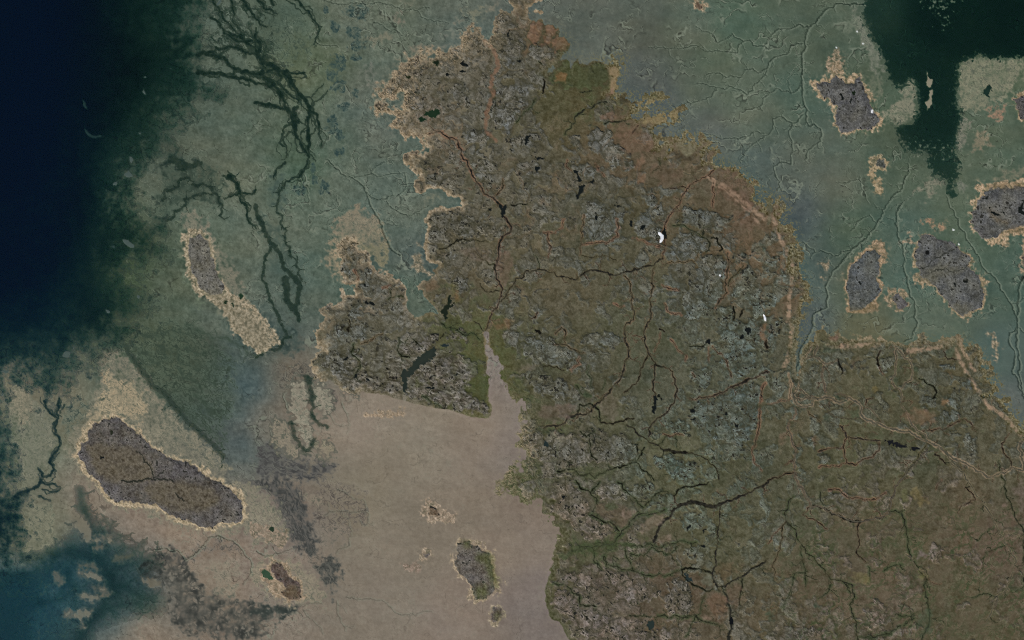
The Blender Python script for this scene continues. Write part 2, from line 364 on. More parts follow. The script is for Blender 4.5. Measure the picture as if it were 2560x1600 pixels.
# pale reefs and gravel aprons round the islands
REEF = [
 ("@11 650,910 740,760 740,640 850,500 980,430 1060,560 1150,560 1220,640 1240,870 1190,1010 1110,930 1000,870 850,770 780,880 830,1000 830,1160 770,1110 700,1010", C(134,125,104), .85),
 ("@11 730,900 860,720 960,720 900,780 780,900 800,1040", C(150,136,110), .6), ("@11 900,800 1080,800 1220,800 1230,960 1160,1000 1060,880", C(118,116,92), .6),
 ("@10 1080,345 1280,330 1270,380 1100,395", C(122,118,100), .5), ("@10 1310,150 1390,140 1380,220 1320,210", C(122,114,100), .55), ("@10 1410,0 1480,0 1500,40 1420,40", C(122,118,100), .5), ("@10 1900,180 1980,165 1990,205 1920,210", C(118,116,102), .6), ("@10 1940,90 2150,105 2180,170 2060,190 1950,130", C(116,116,98), .6), ("@10 1745,350 1790,330 1810,430 1760,430", C(112,114,104), .6),
 ("@10 1860,310 1900,310 1910,370 1870,360", C(112,116,104), .6), ("@10 1000,730 1080,610 1130,680 1050,740", C(112,114,104), .55), ("@10 1030,790 1190,790 1180,820 1060,830", C(118,118,106), .6), ("@10 1430,470 1560,440 1700,460 1560,520 1440,520", C(122,114,98), .55), ("@11 1580,400 1680,330 1700,340 1620,410", C(118,118,100), .6), ("@11 790,560 980,430 1130,560 1150,640 900,720 740,700", C(122,116,100), .5), ("@10 2190,100 2240,30 2300,0 2240,100", C(124,118,102), .6),
 ("@30 820,70 880,150 960,340 1040,480 1090,600 1100,720 1010,690 950,540 880,420 840,250", C(112,116,102), .8),
 ("@30 660,230 760,180 830,110 850,220 780,310 690,290", C(104,112,96), .5),
 ("@30 1270,840 1340,740 1400,800 1395,1100 1270,1170 1100,1150 1000,1090 1200,1020 1280,900", C(122,122,104), .95),
 ("@30 900,720 1010,700 1080,820 1020,900 960,860", C(108,112,94), .6),
 ("@30 1800,580 1990,520 2120,560 2419,540 2419,720 2330,740 2300,900 2150,960 2050,1010 1950,1060 1800,980", C(122,122,102), .85),
 ("@30 1830,1100 1900,1120 1900,1300 1860,1400 1790,1430 1780,1300", C(116,116,102), .85),
 ("@30 1960,1280 2080,1250 2110,1340 2000,1420 1900,1400", C(128,118,98), .7),
 ("@30 2090,1050 2190,1020 2190,1100 2100,1110", C(142,118,98), .85),
 ("@31 1410,260 1520,180 1650,180 1660,240 1560,270 1540,370 1470,320", C(116,116,100), .9),
 ("@31 1770,200 1840,230 1870,320 1800,300", C(112,116,102), .8),
 ("@31 1480,590 1540,580 1600,625 1660,590 1660,645 1600,665 1520,635", C(148,124,100), .9),
 ("@31 2200,130 2419,60 2419,190 2150,215 2050,200", C(112,112,94), .7),
 ("@01 1740,470 1850,480 1900,590 1970,640 2020,760 2100,920 2200,1000 2300,1260 2200,1290 2100,1150 2020,950 1960,720 1800,650 1720,670", C(122,118,102), .75),
 ("@01 1680,560 1740,680 1730,1000 1800,1180 1900,1300 2080,1420 1900,1380 1760,1150 1700,900", C(96,108,90), .7),
 ("@02 1000,280 1180,320 1340,490 1500,750 1680,920 1850,1070 2000,1210 2175,1380 2150,1512 @03 2419,60 @13 150,150 280,450 330,600 0,620 @03 2419,500 2200,500 1950,490 1700,450 1500,360 1300,270 1100,270 950,140 880,20 @02 720,1500 690,1350 650,1250 680,1070 830,880 890,720 960,520 920,400", C(126,121,104), .8),
 ("@02 1000,480 1080,540 1340,640 1400,900 1250,940 1100,900 900,960 760,1080 840,900 1020,680", C(154,141,116), .85),
 ("@02 130,580 270,600 330,740 420,900 500,1060 540,1150 460,1330 330,1512 130,1512 150,1270 70,1170 130,1080 90,900 40,760 60,680", C(118,118,102), .75),
 ("@02 70,650 280,640 300,800 260,1000 130,960", C(136,128,108), .6),
 ("@03 120,20 370,0 400,60 180,120", C(112,114,96), .8),
 ("@03 230,260 340,170 470,200 520,400 500,560 530,640 460,700 330,760 290,795 230,760 230,700 260,500 220,430", C(118,118,100), .85),
 ("@12 350,590 430,570 480,640 510,760 500,950 540,1200 480,1220 420,1130 350,900 310,700", C(136,131,115), .9),
 ("@12 530,620 600,610 700,690 710,850 620,900 560,850 550,700", C(136,131,115), .9),
 ("@12 150,1010 230,960 330,1050 400,1230 370,1300 230,1240 170,1120", C(128,120,104), .9),
 ("@12 560,1180 650,1140 720,1200 700,1310 600,1280", C(130,122,104), .9),
 ("@13 -60,800 200,720 400,800 540,880 690,1080 620,1165 400,1175 200,1165 60,1010 -80,960", C(134,126,108), .85),
 ("@13 430,100 540,150 660,240 560,260 470,200", C(132,122,106), .6),
 ("@13 640,420 880,420 880,560 740,660 640,560", C(124,114,102), .5),
 ("@03 1950,800 2150,780 2280,820 2200,930 2280,1060 2150,1120 2020,1050 2080,940", C(132,124,108), .6),
 ("@12 840,570 1000,650 960,690 800,690", C(140,122,104), .6),
]
for s, c, a in REEF:
    w, d = sdf(s, 40)
    d = d + n28[w] * 15 + n12[w] * 11 + n6[w] * 5
    m = ss(-9, 10, d) * a
    tex = np.clip(.88 + n6[w] * 0.22 + n12[w] * .32 + n28[w] * .4 + grain[w] * 0.25, 0.1, 1.25)
    mix(w, np.clip(m * tex, 0, 1), c)
    mix(w, np.clip(m * vein[w] * (.38 + .5 * n28[w]), 0, 1), C(68, 78, 68))
    mix(w, np.clip(m * lines_pale[w] * (.4 + .5 * n70[w]), 0, 1), c * 1.16)
    mix(w, m * ss(.35, .6, n6[w] * .6 + n12[w] * .45) * .35, C(70, 78, 68))
    if s.startswith('@12'): mix(w, np.clip(ss(-13, -3, d) * ss(3, -3, d) * (.55 + .5 * n28[w]), 0, .7), C(84, 86, 76))
    Z[w] += m * (0.8 + 0.5 * n12[w] + 0.35 * n6[w])

# ---- sea depth
def sea_area(s, rag, base, slope, dmax, ctl=None):
    w, d = sdf(s, 60, big=True)
    d = d + (n28 * 1.3 + n70 * 1.0 + n12 * 1.0 + n6 * .4) * rag
    dep = np.where(d > 0, np.minimum(base + slope * d, dmax) * ss(-2, 14, d) , 0)
    return d, dep
WEST = ("@00 2110,-400 2110,0 2010,110 1960,250 1960,480 2000,700 2100,800 2190,950 1950,1050 1740,1180 1680,1400 1720,1512 @01 1560,0 1480,150 1310,280 1300,420 1380,500 1560,470 1600,600 1570,800 1640,900 1480,960 1340,1000 1290,1100 1350,1220 1430,1350 1440,1500 "
        "@02 1320,30 1250,120 1190,250 1000,290 880,420 760,560 650,640 640,750 420,770 340,720 270,600 130,580 60,680 40,760 100,930 130,1100 70,1160 150,1260 130,1500 @03 120,90 150,150 330,165 230,260 220,430 270,480 220,560 240,700 230,760 200,795 0,800 !-900,1412 !-6000,1412 !-6000,-6000 !560,-6000")
ctl_b = control([(550,100,1.5),(420,50,4.5),(450,120,6),(400,250,4),(430,300,2.6),(400,400,2.5),(330,400,4),(300,500,5.5),(380,560,4.2),(330,600,4.6),(390,620,2.2),(330,640,2.0),(270,620,5),(300,690,2.0),(350,750,1.5),(280,760,3.0),(200,760,5.5),(240,800,7),(150,840,6),(230,850,2.4),(110,900,3.5),(100,880,4.5),(60,900,6),(160,960,4.5),(20,1000,7),(20,1200,8),(40,1330,8.5),(200,900,2.2),(60,780,10),(300,200,9),(200,300,11),(160,500,14),(100,600,14),(60,100,16),(100,300,18),(30,400,20),(0,700,16)], 22, 2.4)
dW, dep = sea_area(WEST, 13, 0.0, 1.0, 400)
dE = dW + n70 * 26 + n28 * 26 + n12 * 12 + n6 * 3
dep = (ctl_b * 0.58 + np.clip(dW, 0, 400) * 0.021) * ss(-14, 90, dE) * (1 + 0.22 * n28 + 0.16 * n12) * (dW > -30)
dep = np.where(dE < -10, 0, dep)
mix(np.s_[:], ss(-40, 30, dE) * vein * ss(200, 60, dW) * .5, C(48, 64, 54))
D = np.maximum(D, dep)
NEAST = ("@30 900,30 880,130 910,220 960,330 1030,440 1080,560 1110,650 1130,760 1200,830 1290,830 1340,740 1400,800 1405,1000 1390,1120 1330,1160 1220,1170 1190,1260 1260,1340 1330,1450 1430,1420 1500,1512 @31 1520,50 1560,160 1670,220 1680,300 1740,380 1815,330 1770,250 1830,120 1810,50 1790,0 "
         "@30 1775,1440 1790,1300 1830,1090 1790,970 1800,800 1800,600 1900,575 1990,535 2120,565 2300,560 2419,530 !2800,120 !6000,100 !6000,-6000 !2140,-6000 !2150,-100")
dN, _ = sea_area(NEAST, 6, 0, 1, 9); dN = dN + n12 * 6 + n6 * 5 + n4 * 2 - vein * 4
depN = control([(2180,40,3.2),(2200,150,4.6),(2230,220,3.4),(2260,170,5),(2350,60,6.5),(2500,60,7),(2450,110,6.2),(2330,180,5.4),(2340,300,5),(2300,330,4.6),(2250,360,3),(2280,400,3),(2340,430,3.2),(2370,470,3.2),(2330,250,5.2),(2800,0,9)], 25, 2.4)
D = np.maximum(D, np.where(dN > -4, depN * ss(-3, 10, dN) * (1 + 0.1 * n28), 0))
# drying specks in the north-east sound
sp = control([(2350,10,1),(2350,40,1),(2365,35,.9),(2410,10,.8),(2215,10,.5),(2215,45,.45),(2190,50,.55),(2215,140,.6),(2220,180,.6),(2250,35,.4),(2310,70,.5),(2335,378,.9),(2340,383,.9),(2300,100,0),(2280,150,0),(2260,250,0),(2340,280,0),(2450,60,.15),(2460,110,.3),(2540,100,0),(2480,130,.2),(2360,450,.8),(2380,430,.7),(2345,440,.7),(2360,480,.5)], 12, 3)
m = ss(0.62, 0.78, sp * 0.66 + n6 * 0.16 + n12 * 0.20 + grain * 0.05) * (dN > -2)
D *= (1 - 0.93 * m); mix(np.s_[:], m * 0.6, C(120, 128, 112))
TEAL = ("@03 -300,800 300,800 530,640 540,560 700,470 735,250 745,60 790,130 840,230 900,340 960,400 1060,500 1180,580 1300,640 1480,690 1560,800 1480,900 1560,1000 1600,1100 1560,1280 1400,1290 1200,1300 1050,1360 950,1440 880,1530 !220,1900 !-6000,1900 !-6000,1412")
dT, _ = sea_area(TEAL, 6, 0, 1, 9)
teal = control([(30,1440,4.40),(60,1500,4.20),(30,1580,4.20),(130,1420,3.40),(170,1400,2.58),(200,1350,0.95),(160,1360,1.77),(250,1400,2.18),(330,1400,0.82),(400,1420,0.95),(280,1450,2.31),(360,1450,1.09),(330,1490,1.29),(420,1500,0.61),(200,1450,1.36),(220,1550,2.04),(150,1480,1.50),(120,1560,2.60),(330,1540,0.95),(300,1580,1.09),(200,1290,1.02),(230,1320,1.22),(260,1350,0.82),(210,1500,0.82)], 18, 2.5)
D = np.maximum(D, np.where(dT > -6, teal * .85 * ss(-12, 34, dT + n28 * 10 + n12 * 5) * (1 + 0.18 * n28 + 0.12 * n12), 0))

# ---- channels of the tide cut into the flats (below sea level, so the sea fills them)
CHW = np.zeros((NY, NX), f32)
CHS = np.zeros((NY, NX), f32)                      # soft wet ground beside the channels
def channel(s, w0, w1=None, amp=0.10, br=None, soft=3.2, arr=None, k=0.8):
    arr = CHW if arr is None else arr
    w1 = w0 if w1 is None else w1
    p = T(s)
    if s.startswith('@00'): p = np.concatenate([p[:1] + (p[:1] - p[1:2]) / (np.hypot(*(p[0] - p[1])) + 1e-6) * 34, p])      # reach the open water
    p = wiggle(p, amp)
    if k >= 0.8:
        t = np.zeros((NY, NX), f32); stroke(t, p, w0 * .72, w1 * .5, soft); np.maximum(arr, t * .86, out=arr)
        for r in range(2):                                             # thinner strands that leave and rejoin the main one
            q = T(s) + np.array([(_lr.gauss(0, w0 * 1.3), _lr.gauss(0, w0 * 1.3)) for _ in range(len(T(s)))])
            t[:] = 0; stroke(t, wiggle(q, .15, 5), w0 * .34, w1 * .2, 2.6); np.maximum(arr, t * .66, out=arr)
    else:
        t = np.zeros((NY, NX), f32); stroke(t, p, w0, w1, soft); np.maximum(arr, t * k, out=arr)
    stroke(CHS, p, w0 * 1.3, w1 * 1.2, 14)
    for q, lv in branches(p, *(br or (24, 20, 48, 1))):
        q = wiggle(q, 0.16, 4)
        stroke(CHS, q, 1.3 if lv > 1 else .7, 0.2, 3.0)
        if lv > 1: stroke(arr, q, .7, .1, 2.0)
channel("@10 300,-40 420,40 500,110 560,200 600,270 590,320 560,370 550,420", 4.5, 2.0)
channel("@00 2050,60 2120,180 2230,310 2310,330", 5, 3, .12, (26, 26, 45, 2))
channel("@00 2180,0 2200,90 2200,180 2270,300", 4, 3)
channel("@00 2290,0 2330,60 2380,130 @10 30,200 100,260", 6, 3, .12, (22, 30, 50, 2))
channel("@10 20,0 90,90 200,130", 5, 3, .1, (22, 34, 50, 2))
channel("@10 140,0 170,50", 4, 3)
channel("@00 1990,490 2100,460 2280,465 2419,510 @10 40,560 90,640", 6, 6, .12, (26, 24, 40, 2))
channel("@00 2040,540 2150,590 2250,650 2419,700 @10 60,700 180,650 300,670 380,700 450,690", 6.5, 5, .12, (26, 22, 40, 1))
channel("@00 1990,690 2100,700 2200,725 2419,790 @10 80,790 200,850 250,920", 7, 5, .1, (26, 20, 40, 1))
channel("@00 2080,250 2200,360 2350,420 2419,450", 4, 5, .12, (22, 24, 45, 2))
channel("@00 2260,340 2419,390 @10 0,470 30,520 70,590", 5, 6, .12)
channel("@10 0,330 40,420 20,520 60,600", 6, 8, .12)
channel("@10 50,570 200,650 330,760 400,880 480,960 510,1040 490,1150 490,1300 490,1512", 9, 6, .07, (34, 26, 50, 2))
channel("@10 180,640 240,720 200,780 260,830 330,900 400,960", 5, 3, .12)
channel("@10 60,680 140,760 230,880 270,1000 330,1060 400,1150", 8, 6, .08, (30, 20, 50, 1))
channel("@10 0,970 130,990 260,1030 340,1100 370,1180 380,1280 450,1400 490,1470", 5.5, 6, .06, (40, 22, 50, 1))
channel("@10 335,1080 360,1160 370,1240", 13, 8, .05)
channel("@10 510,1040 570,1080 590,1150 595,1230 625,1330 610,1400", 5, 1.2, .06)
channel("@10 400,1300 340,1240 270,1300 240,1512", 2.5, 1, .14, (24, 20, 50, 1))
channel("@10 530,1030 560,960 640,900 680,860", 1.4, 1, .1)
channel("@10 530,920 560,870 640,800", 1.5, 1, .1)
channel("@11 490,0 460,80 410,160 280,210 210,330", 5, 2, .08, (34, 20, 50, 1))
channel("@11 280,20 190,100 170,180", 3, 2, .12)
channel("@11 0,430 60,600 100,720 180,830 230,900 260,1010 330,1090 370,1120", 5, 4, .10, (14, 16, 50, 2), k=.55)
channel("@11 280,1120 290,1200 300,1340 340,1400", 9, 6, .06, (16, 14, 60, 1), k=.55)
channel("@11 370,1110 410,1180 390,1280 370,1400 400,1512", 6, 5, .10, (14, 14, 60, 1), k=.55)
channel("@11 150,820 100,900 80,1000 70,1150 110,1250 150,1350 200,1450 225,1530", 3, 3, .14, (12, 12, 60, 2), k=.55)
channel("@11 270,230 220,330 190,450 230,600 270,760 320,900 400,1020 430,1130 435,1200", 2, 2, .14, (12, 12, 60, 2), k=.55)
channel("@12 240,40 330,170 240,230 200,280 60,330 0,350", 3, 3, .14, (12, 14, 60, 2), k=.55)
channel("@01 2160,150 2240,220 2270,310 2330,430 2340,560 2380,610 2419,650", 6, 3, .1, (22, 22, 55, 2))
channel("@01 2170,345 2290,310 2380,320 2419,280", 5, 3, .1, (20, 16, 55, 1))
channel("@01 1540,380 1560,280 1680,210 1750,170 1830,200", 3.5, 2, .14, (16, 18, 60, 2), k=.55)
channel("@01 1640,0 1700,70 1800,60 1900,30", 9, 5, .14, (16, 24, 60, 2), k=.55)
channel("@01 1820,230 1990,260 2060,340 2090,470 2120,560", 3, 2, .14, (14, 18, 60, 2), k=.55)
channel("@01 1580,580 1660,480 1740,370 1860,330 2010,330", 3, 2, .14, (14, 18, 60, 2), k=.55)
channel("@02 1190,240 1300,420 1430,610 1580,720 1690,860 1800,990 1950,1120 2050,1220 2110,1290", 4, 3, .06, (14, 26, 40, 2), 10, k=.36)
CHW_fine = np.zeros((NY, NX), f32)
for s in ("@02 1150,160 1250,260 1400,330 1500,440", "@02 1360,150 1540,130 1740,130 1920,110 2000,160", "@02 1500,250 1560,350", "@02 1760,40 1860,90 1960,130 2000,270 2040,360 2050,470",
          "@02 2000,160 2200,210 2300,250 2419,330", "@02 1640,300 1700,400 1780,420", "@02 1760,250 1880,320 1940,300 1990,280", "@02 1700,460 1740,560 1880,620 1960,560 2040,620", "@02 1840,700 1960,800 2050,880 2130,930", "@02 1640,790 1760,860 1880,980 2020,1050 2110,1120"):
    channel(s, 2.6, 1.4, .14, (16, 26, 50, 2), 2.4, CHW_fine)
mix(np.s_[:], CHW_fine * 0.6, C(56, 70, 58)); Z -= 0.4 * CHW_fine
channel("@02 420,770 450,850 490,890 550,930 520,1040 550,1100 565,1160 520,1260 470,1340 510,1410 480,1470 400,1485 360,1400", 4, 4, .12, (20, 12, 60, 1))
channel("@02 560,750 540,860 550,930", 4, 4, .1)
channel("@02 610,800 570,880", 2, 2, .1)
channel("@02 470,1340 530,1240", 5, 5, .1)
channel("@03 390,0 370,50 300,90 200,115 140,160", 6, 7, .08)
channel("@03 400,90 470,110 570,90", 2.5, 2, .1); channel("@03 400,20 480,40 570,60", 3, 1.5, .1); channel("@03 370,150 440,180 480,190", 2, 1, .1)
channel("@12 470,540 510,620 540,720 530,850 545,920 600,990 680,1010", 6, 3, .10, (16, 16, 60, 2), 5, k=.42)
channel("@12 330,970 360,1060 410,1170 470,1240 520,1200 560,1120", 4.5, 2.5, .10, (16, 16, 60, 2), 5, k=.36)
# the braided plain at the mouth: pale lenses between dark threads
w, d = sdf("@00 2000,40 2200,-20 2419,-20 @10 120,60 200,260 160,480 330,680 380,860 250,900 100,820 0,780 @00 2200,720 2000,720 1960,500 1960,250", 30)
br = np.maximum(lines(60, 13, 131, rot=0.62, thin=.24), .8 * lines(34, 8, 137, rot=0.5, thin=.3))[w] * ss(-4, 22, d + n28[w] * 14)
CHW[w] = np.maximum(CHW[w], br * .62 * ss(-.25, .3, n70[w] + n28[w] * .6))
w, d = sdf("@10 0,60 330,50 500,320 470,560 300,640 60,540", 20)
CHW[w] = np.maximum(CHW[w], ss(.5, 1, (1 - ss(0, .07, (lambda a: a[1] - a[0])(worley(X[w] + vx[w] * 2, Y[w] + vy[w] * 2, 15, 21))))) * ss(0, 20, d) * ss(-.1, .4, n28[w] + n70[w] * .5) * .40)
# teal bay channels
TCH = np.zeros((NY, NX), f32)
for s, a, b in (("@03 250,740 530,690 780,690 930,760 1010,850 1060,960 1060,1060", 14, 13), ("@03 1120,1060 960,1200 880,1300 800,1420 740,1530", 6, 14), ("@03 750,90 780,270 860,370 890,480 870,650", 7, 10),
                ("@03 640,880 680,1000 690,1130 720,1200", 9, 6), ("@03 890,520 1020,500 1110,510", 5, 2), ("@03 1020,500 1060,420 1070,380", 3, 1.5), ("@03 870,400 960,390 1000,370", 3, 1), ("@03 1000,720 1020,600 1100,560", 5, 2),
                ("@03 1060,760 1180,640 1300,640 1370,590", 5, 1.5), ("@03 1050,850 1200,800 1450,720", 8, 3), ("@03 1090,1000 1300,1080 1450,1130", 9, 4), ("@03 960,1220 1200,1180 1460,1210", 6, 3), ("@03 800,1060 560,1130 400,1150", 6, 8), ("@03 560,900 600,1000 560,1080", 6, 5)):
    p = wiggle(T(s), 0.1); stroke(TCH, p, a, b, 16)
    for q, lv in branches(p, 13, 36, 50, 2): stroke(TCH, wiggle(q, .14, 4), 2.6 if lv > 1 else 1.4, 0.4, 5)
D += TCH * np.where(dT > -30, 1, 0) * (1.6 + 0.4 * n28) + np.where(dT > 6, 1, 0) * np.maximum(vein, vein_se) * ss(0, 60, dT) * .5 * ss(140, 220, X)
for s, dd in (("@03 690,330 760,340 830,410 870,500 850,600 790,600 770,480 680,370", .0), ("@03 910,550 950,545 950,575 915,580", .0), ("@03 1000,530 1060,540 1060,590 1010,590", .2), ("@03 900,620 990,610 980,650 900,660", .4),
          ("@03 730,870 830,860 940,900 980,960 860,920 740,900", .25), ("@03 500,840 590,910 600,980 530,990", .5), ("@03 740,1080 800,1080 960,1090 900,1140 760,1120", .1), ("@03 860,1000 980,1000 1050,1060 1040,1100 960,1080 880,1040", .3),
          ("@03 720,1230 860,1220 850,1290 760,1330 710,1290", .0), ("@03 590,1250 680,1230 680,1290 620,1310", .3), ("@03 760,1370 800,1375 790,1400 760,1390", .0), ("@03 750,780 900,800 960,850 850,830 740,820", .6), ("@03 1320,930 1400,930 1510,960 1500,1020 1440,1020 1380,980", .0), ("@03 1060,700 1240,700 1230,740 1080,780", .9)):
    w, d = sdf(s, 20)
    m = ss(-11, 7, d + n12[w] * 7 + n28[w] * 6 + n6[w] * 2)
    D[w] = D[w] * (1 - m) + dd * m - (1 - dd) * 0.4 * m
    mix(w, m * .7, C(114, 109, 93))
wd = np.clip(CHW * (1.35 + 1.2 * ss(0.4, 1.0, CHW)) * (1 + 0.5 * n12 + 0.3 * n28 + .3 * n6), 0, 5)
D = np.maximum(D, wd)
mix(np.s_[:], np.clip(CHS * .45 * (.8 + .6 * n12 + .5 * n28), 0, .6), C(52, 66, 54))
mix(np.s_[:], np.clip(CHW * 0.85, 0, 1), C(48, 62, 46))
# speckle of small pools along the water's edge
edge = ss(1.0, 0.15, D) * (D > 0.05)
# shoals and skerries standing in the sea: small things of their own
SHOAL = [
 ("@00 2090,0 2095,15 2060,60 2040,65 2050,35 2075,0", 'pale narrow shoal beside the topmost dark channel mouth', -.3, 0),
 ("@00 1345,725 1370,715 1390,725 1365,740", 'tiny grey skerry above the two skerries in the dark sea', .4, 1),
 ("@00 1355,815 1370,850 1385,885 1360,900 1342,870", 'grey diamond shaped skerry alone in the dark sea', .2, 1),
 ("@00 1595,645 1625,640 1630,655 1600,655", 'small pale skerry in green water near the braided channels', .2, 1),
 ("@00 1320,1240 1335,1240 1342,1280 1320,1285 1312,1260", 'small oval grey skerry south of the diamond shaped one', .3, 1),
 ("@00 1215,1480 1240,1470 1260,1500 1280,1512 @01 1255,10 1240,35 1225,15", 'grey skerry north of the star shaped shoal', .4, 1),
 ("@01 1165,140 1215,85 1235,120 1260,150 1220,170 1190,160", 'star shaped grey shoal in the dark western sea', .5, 1),
 ("@01 1060,220 1105,190 1115,210 1100,245 1080,240 1075,265", 'hook shaped brownish skerry in the dark sea', .6, 1),
 ("@01 998,270 1015,280 1010,300 998,295", 'small brownish skerry below the hook shaped one', .7, 1),
 ("@01 1150,750 1200,745 1250,780 1280,810 1260,835 1215,830 1175,790", 'pale slanting shoal in the green water off the long island', .2, 1),
 ("@01 1030,810 1075,810 1085,825 1050,830", 'faint small shoal west of the slanting shoal', 1.0, 1),
 ("@01 985,1405 1030,1410 1050,1440 1015,1455 990,1430", 'rounded grey shoal in the dark green shallows', .3, 1),
 ("@01 1290,1280 1325,1280 1325,1310 1300,1310", 'small round shoal on the edge of the green shallows', .4, 1),
 ("@00 775,925 800,950 820,1010 832,1040 805,1020 780,980", 'faint slim shoal in the navy blue deep water', 2.6, 1),
 ("@00 795,1140 800,1200 830,1250 890,1285 960,1275 995,1290 900,1308 850,1300 800,1250", 'crescent shaped shoal glimmering in navy deep water', 2.4, 1),
 ("@02 0,485 45,465 75,475 95,485 65,510 40,505", 'pale pointed skerry at the edge of the deep sea', .0, 1),
 ("@02 8,700 25,685 40,705 20,725", 'tiny pale skerry off the speckled spit', .0, 1),
 ("@02 580,335 625,285 680,310 690,245 710,255 720,195 715,260 650,340 700,350 640,360 600,355", 'ragged pale reef edge above the green shallows', .3, 1),
 ("@30 1495,655 1510,690 1520,730 1560,755 1555,820 1500,825 1490,760 1505,740", 'upper pale bar in the dark green sound', -.9, 1),
 ("@30 1515,850 1555,840 1565,880 1550,920 1560,975 1530,1020 1500,1055 1495,1000 1480,960 1520,945 1525,900", 'lower pale bar in the dark green sound', -.9, 1),
]
SHOAL_JOBS = []
for s, lab, dd, o in SHOAL:
    w, d = sdf(s, 14)
    d = d + n12[w] * 2.0 + n6[w] * 1.2
    if dd < 1.0:
        rid = reg('shoal', 'mud', lab, 'shoal', None, 'shoals standing in the sea')
        SHOAL_JOBS.append((w, d > -1.5, rid))
        d = d - 1.0
        dd = min(dd, 0.0) - 0.3
    m = ss(-2.5, 2.0, d)
    D[w] = D[w] * (1 - m) + dd * m
    mix(w, m * 0.85, C(70, 84, 80) if dd > -1 else C(134, 128, 110))
Z = np.where(D > 0.02, np.minimum(Z, 0.05 - D), Z)
Z = np.where((D <= 0.02) & (Z < 0.25), 0.25 + 0.1 * np.abs(n6), Z)
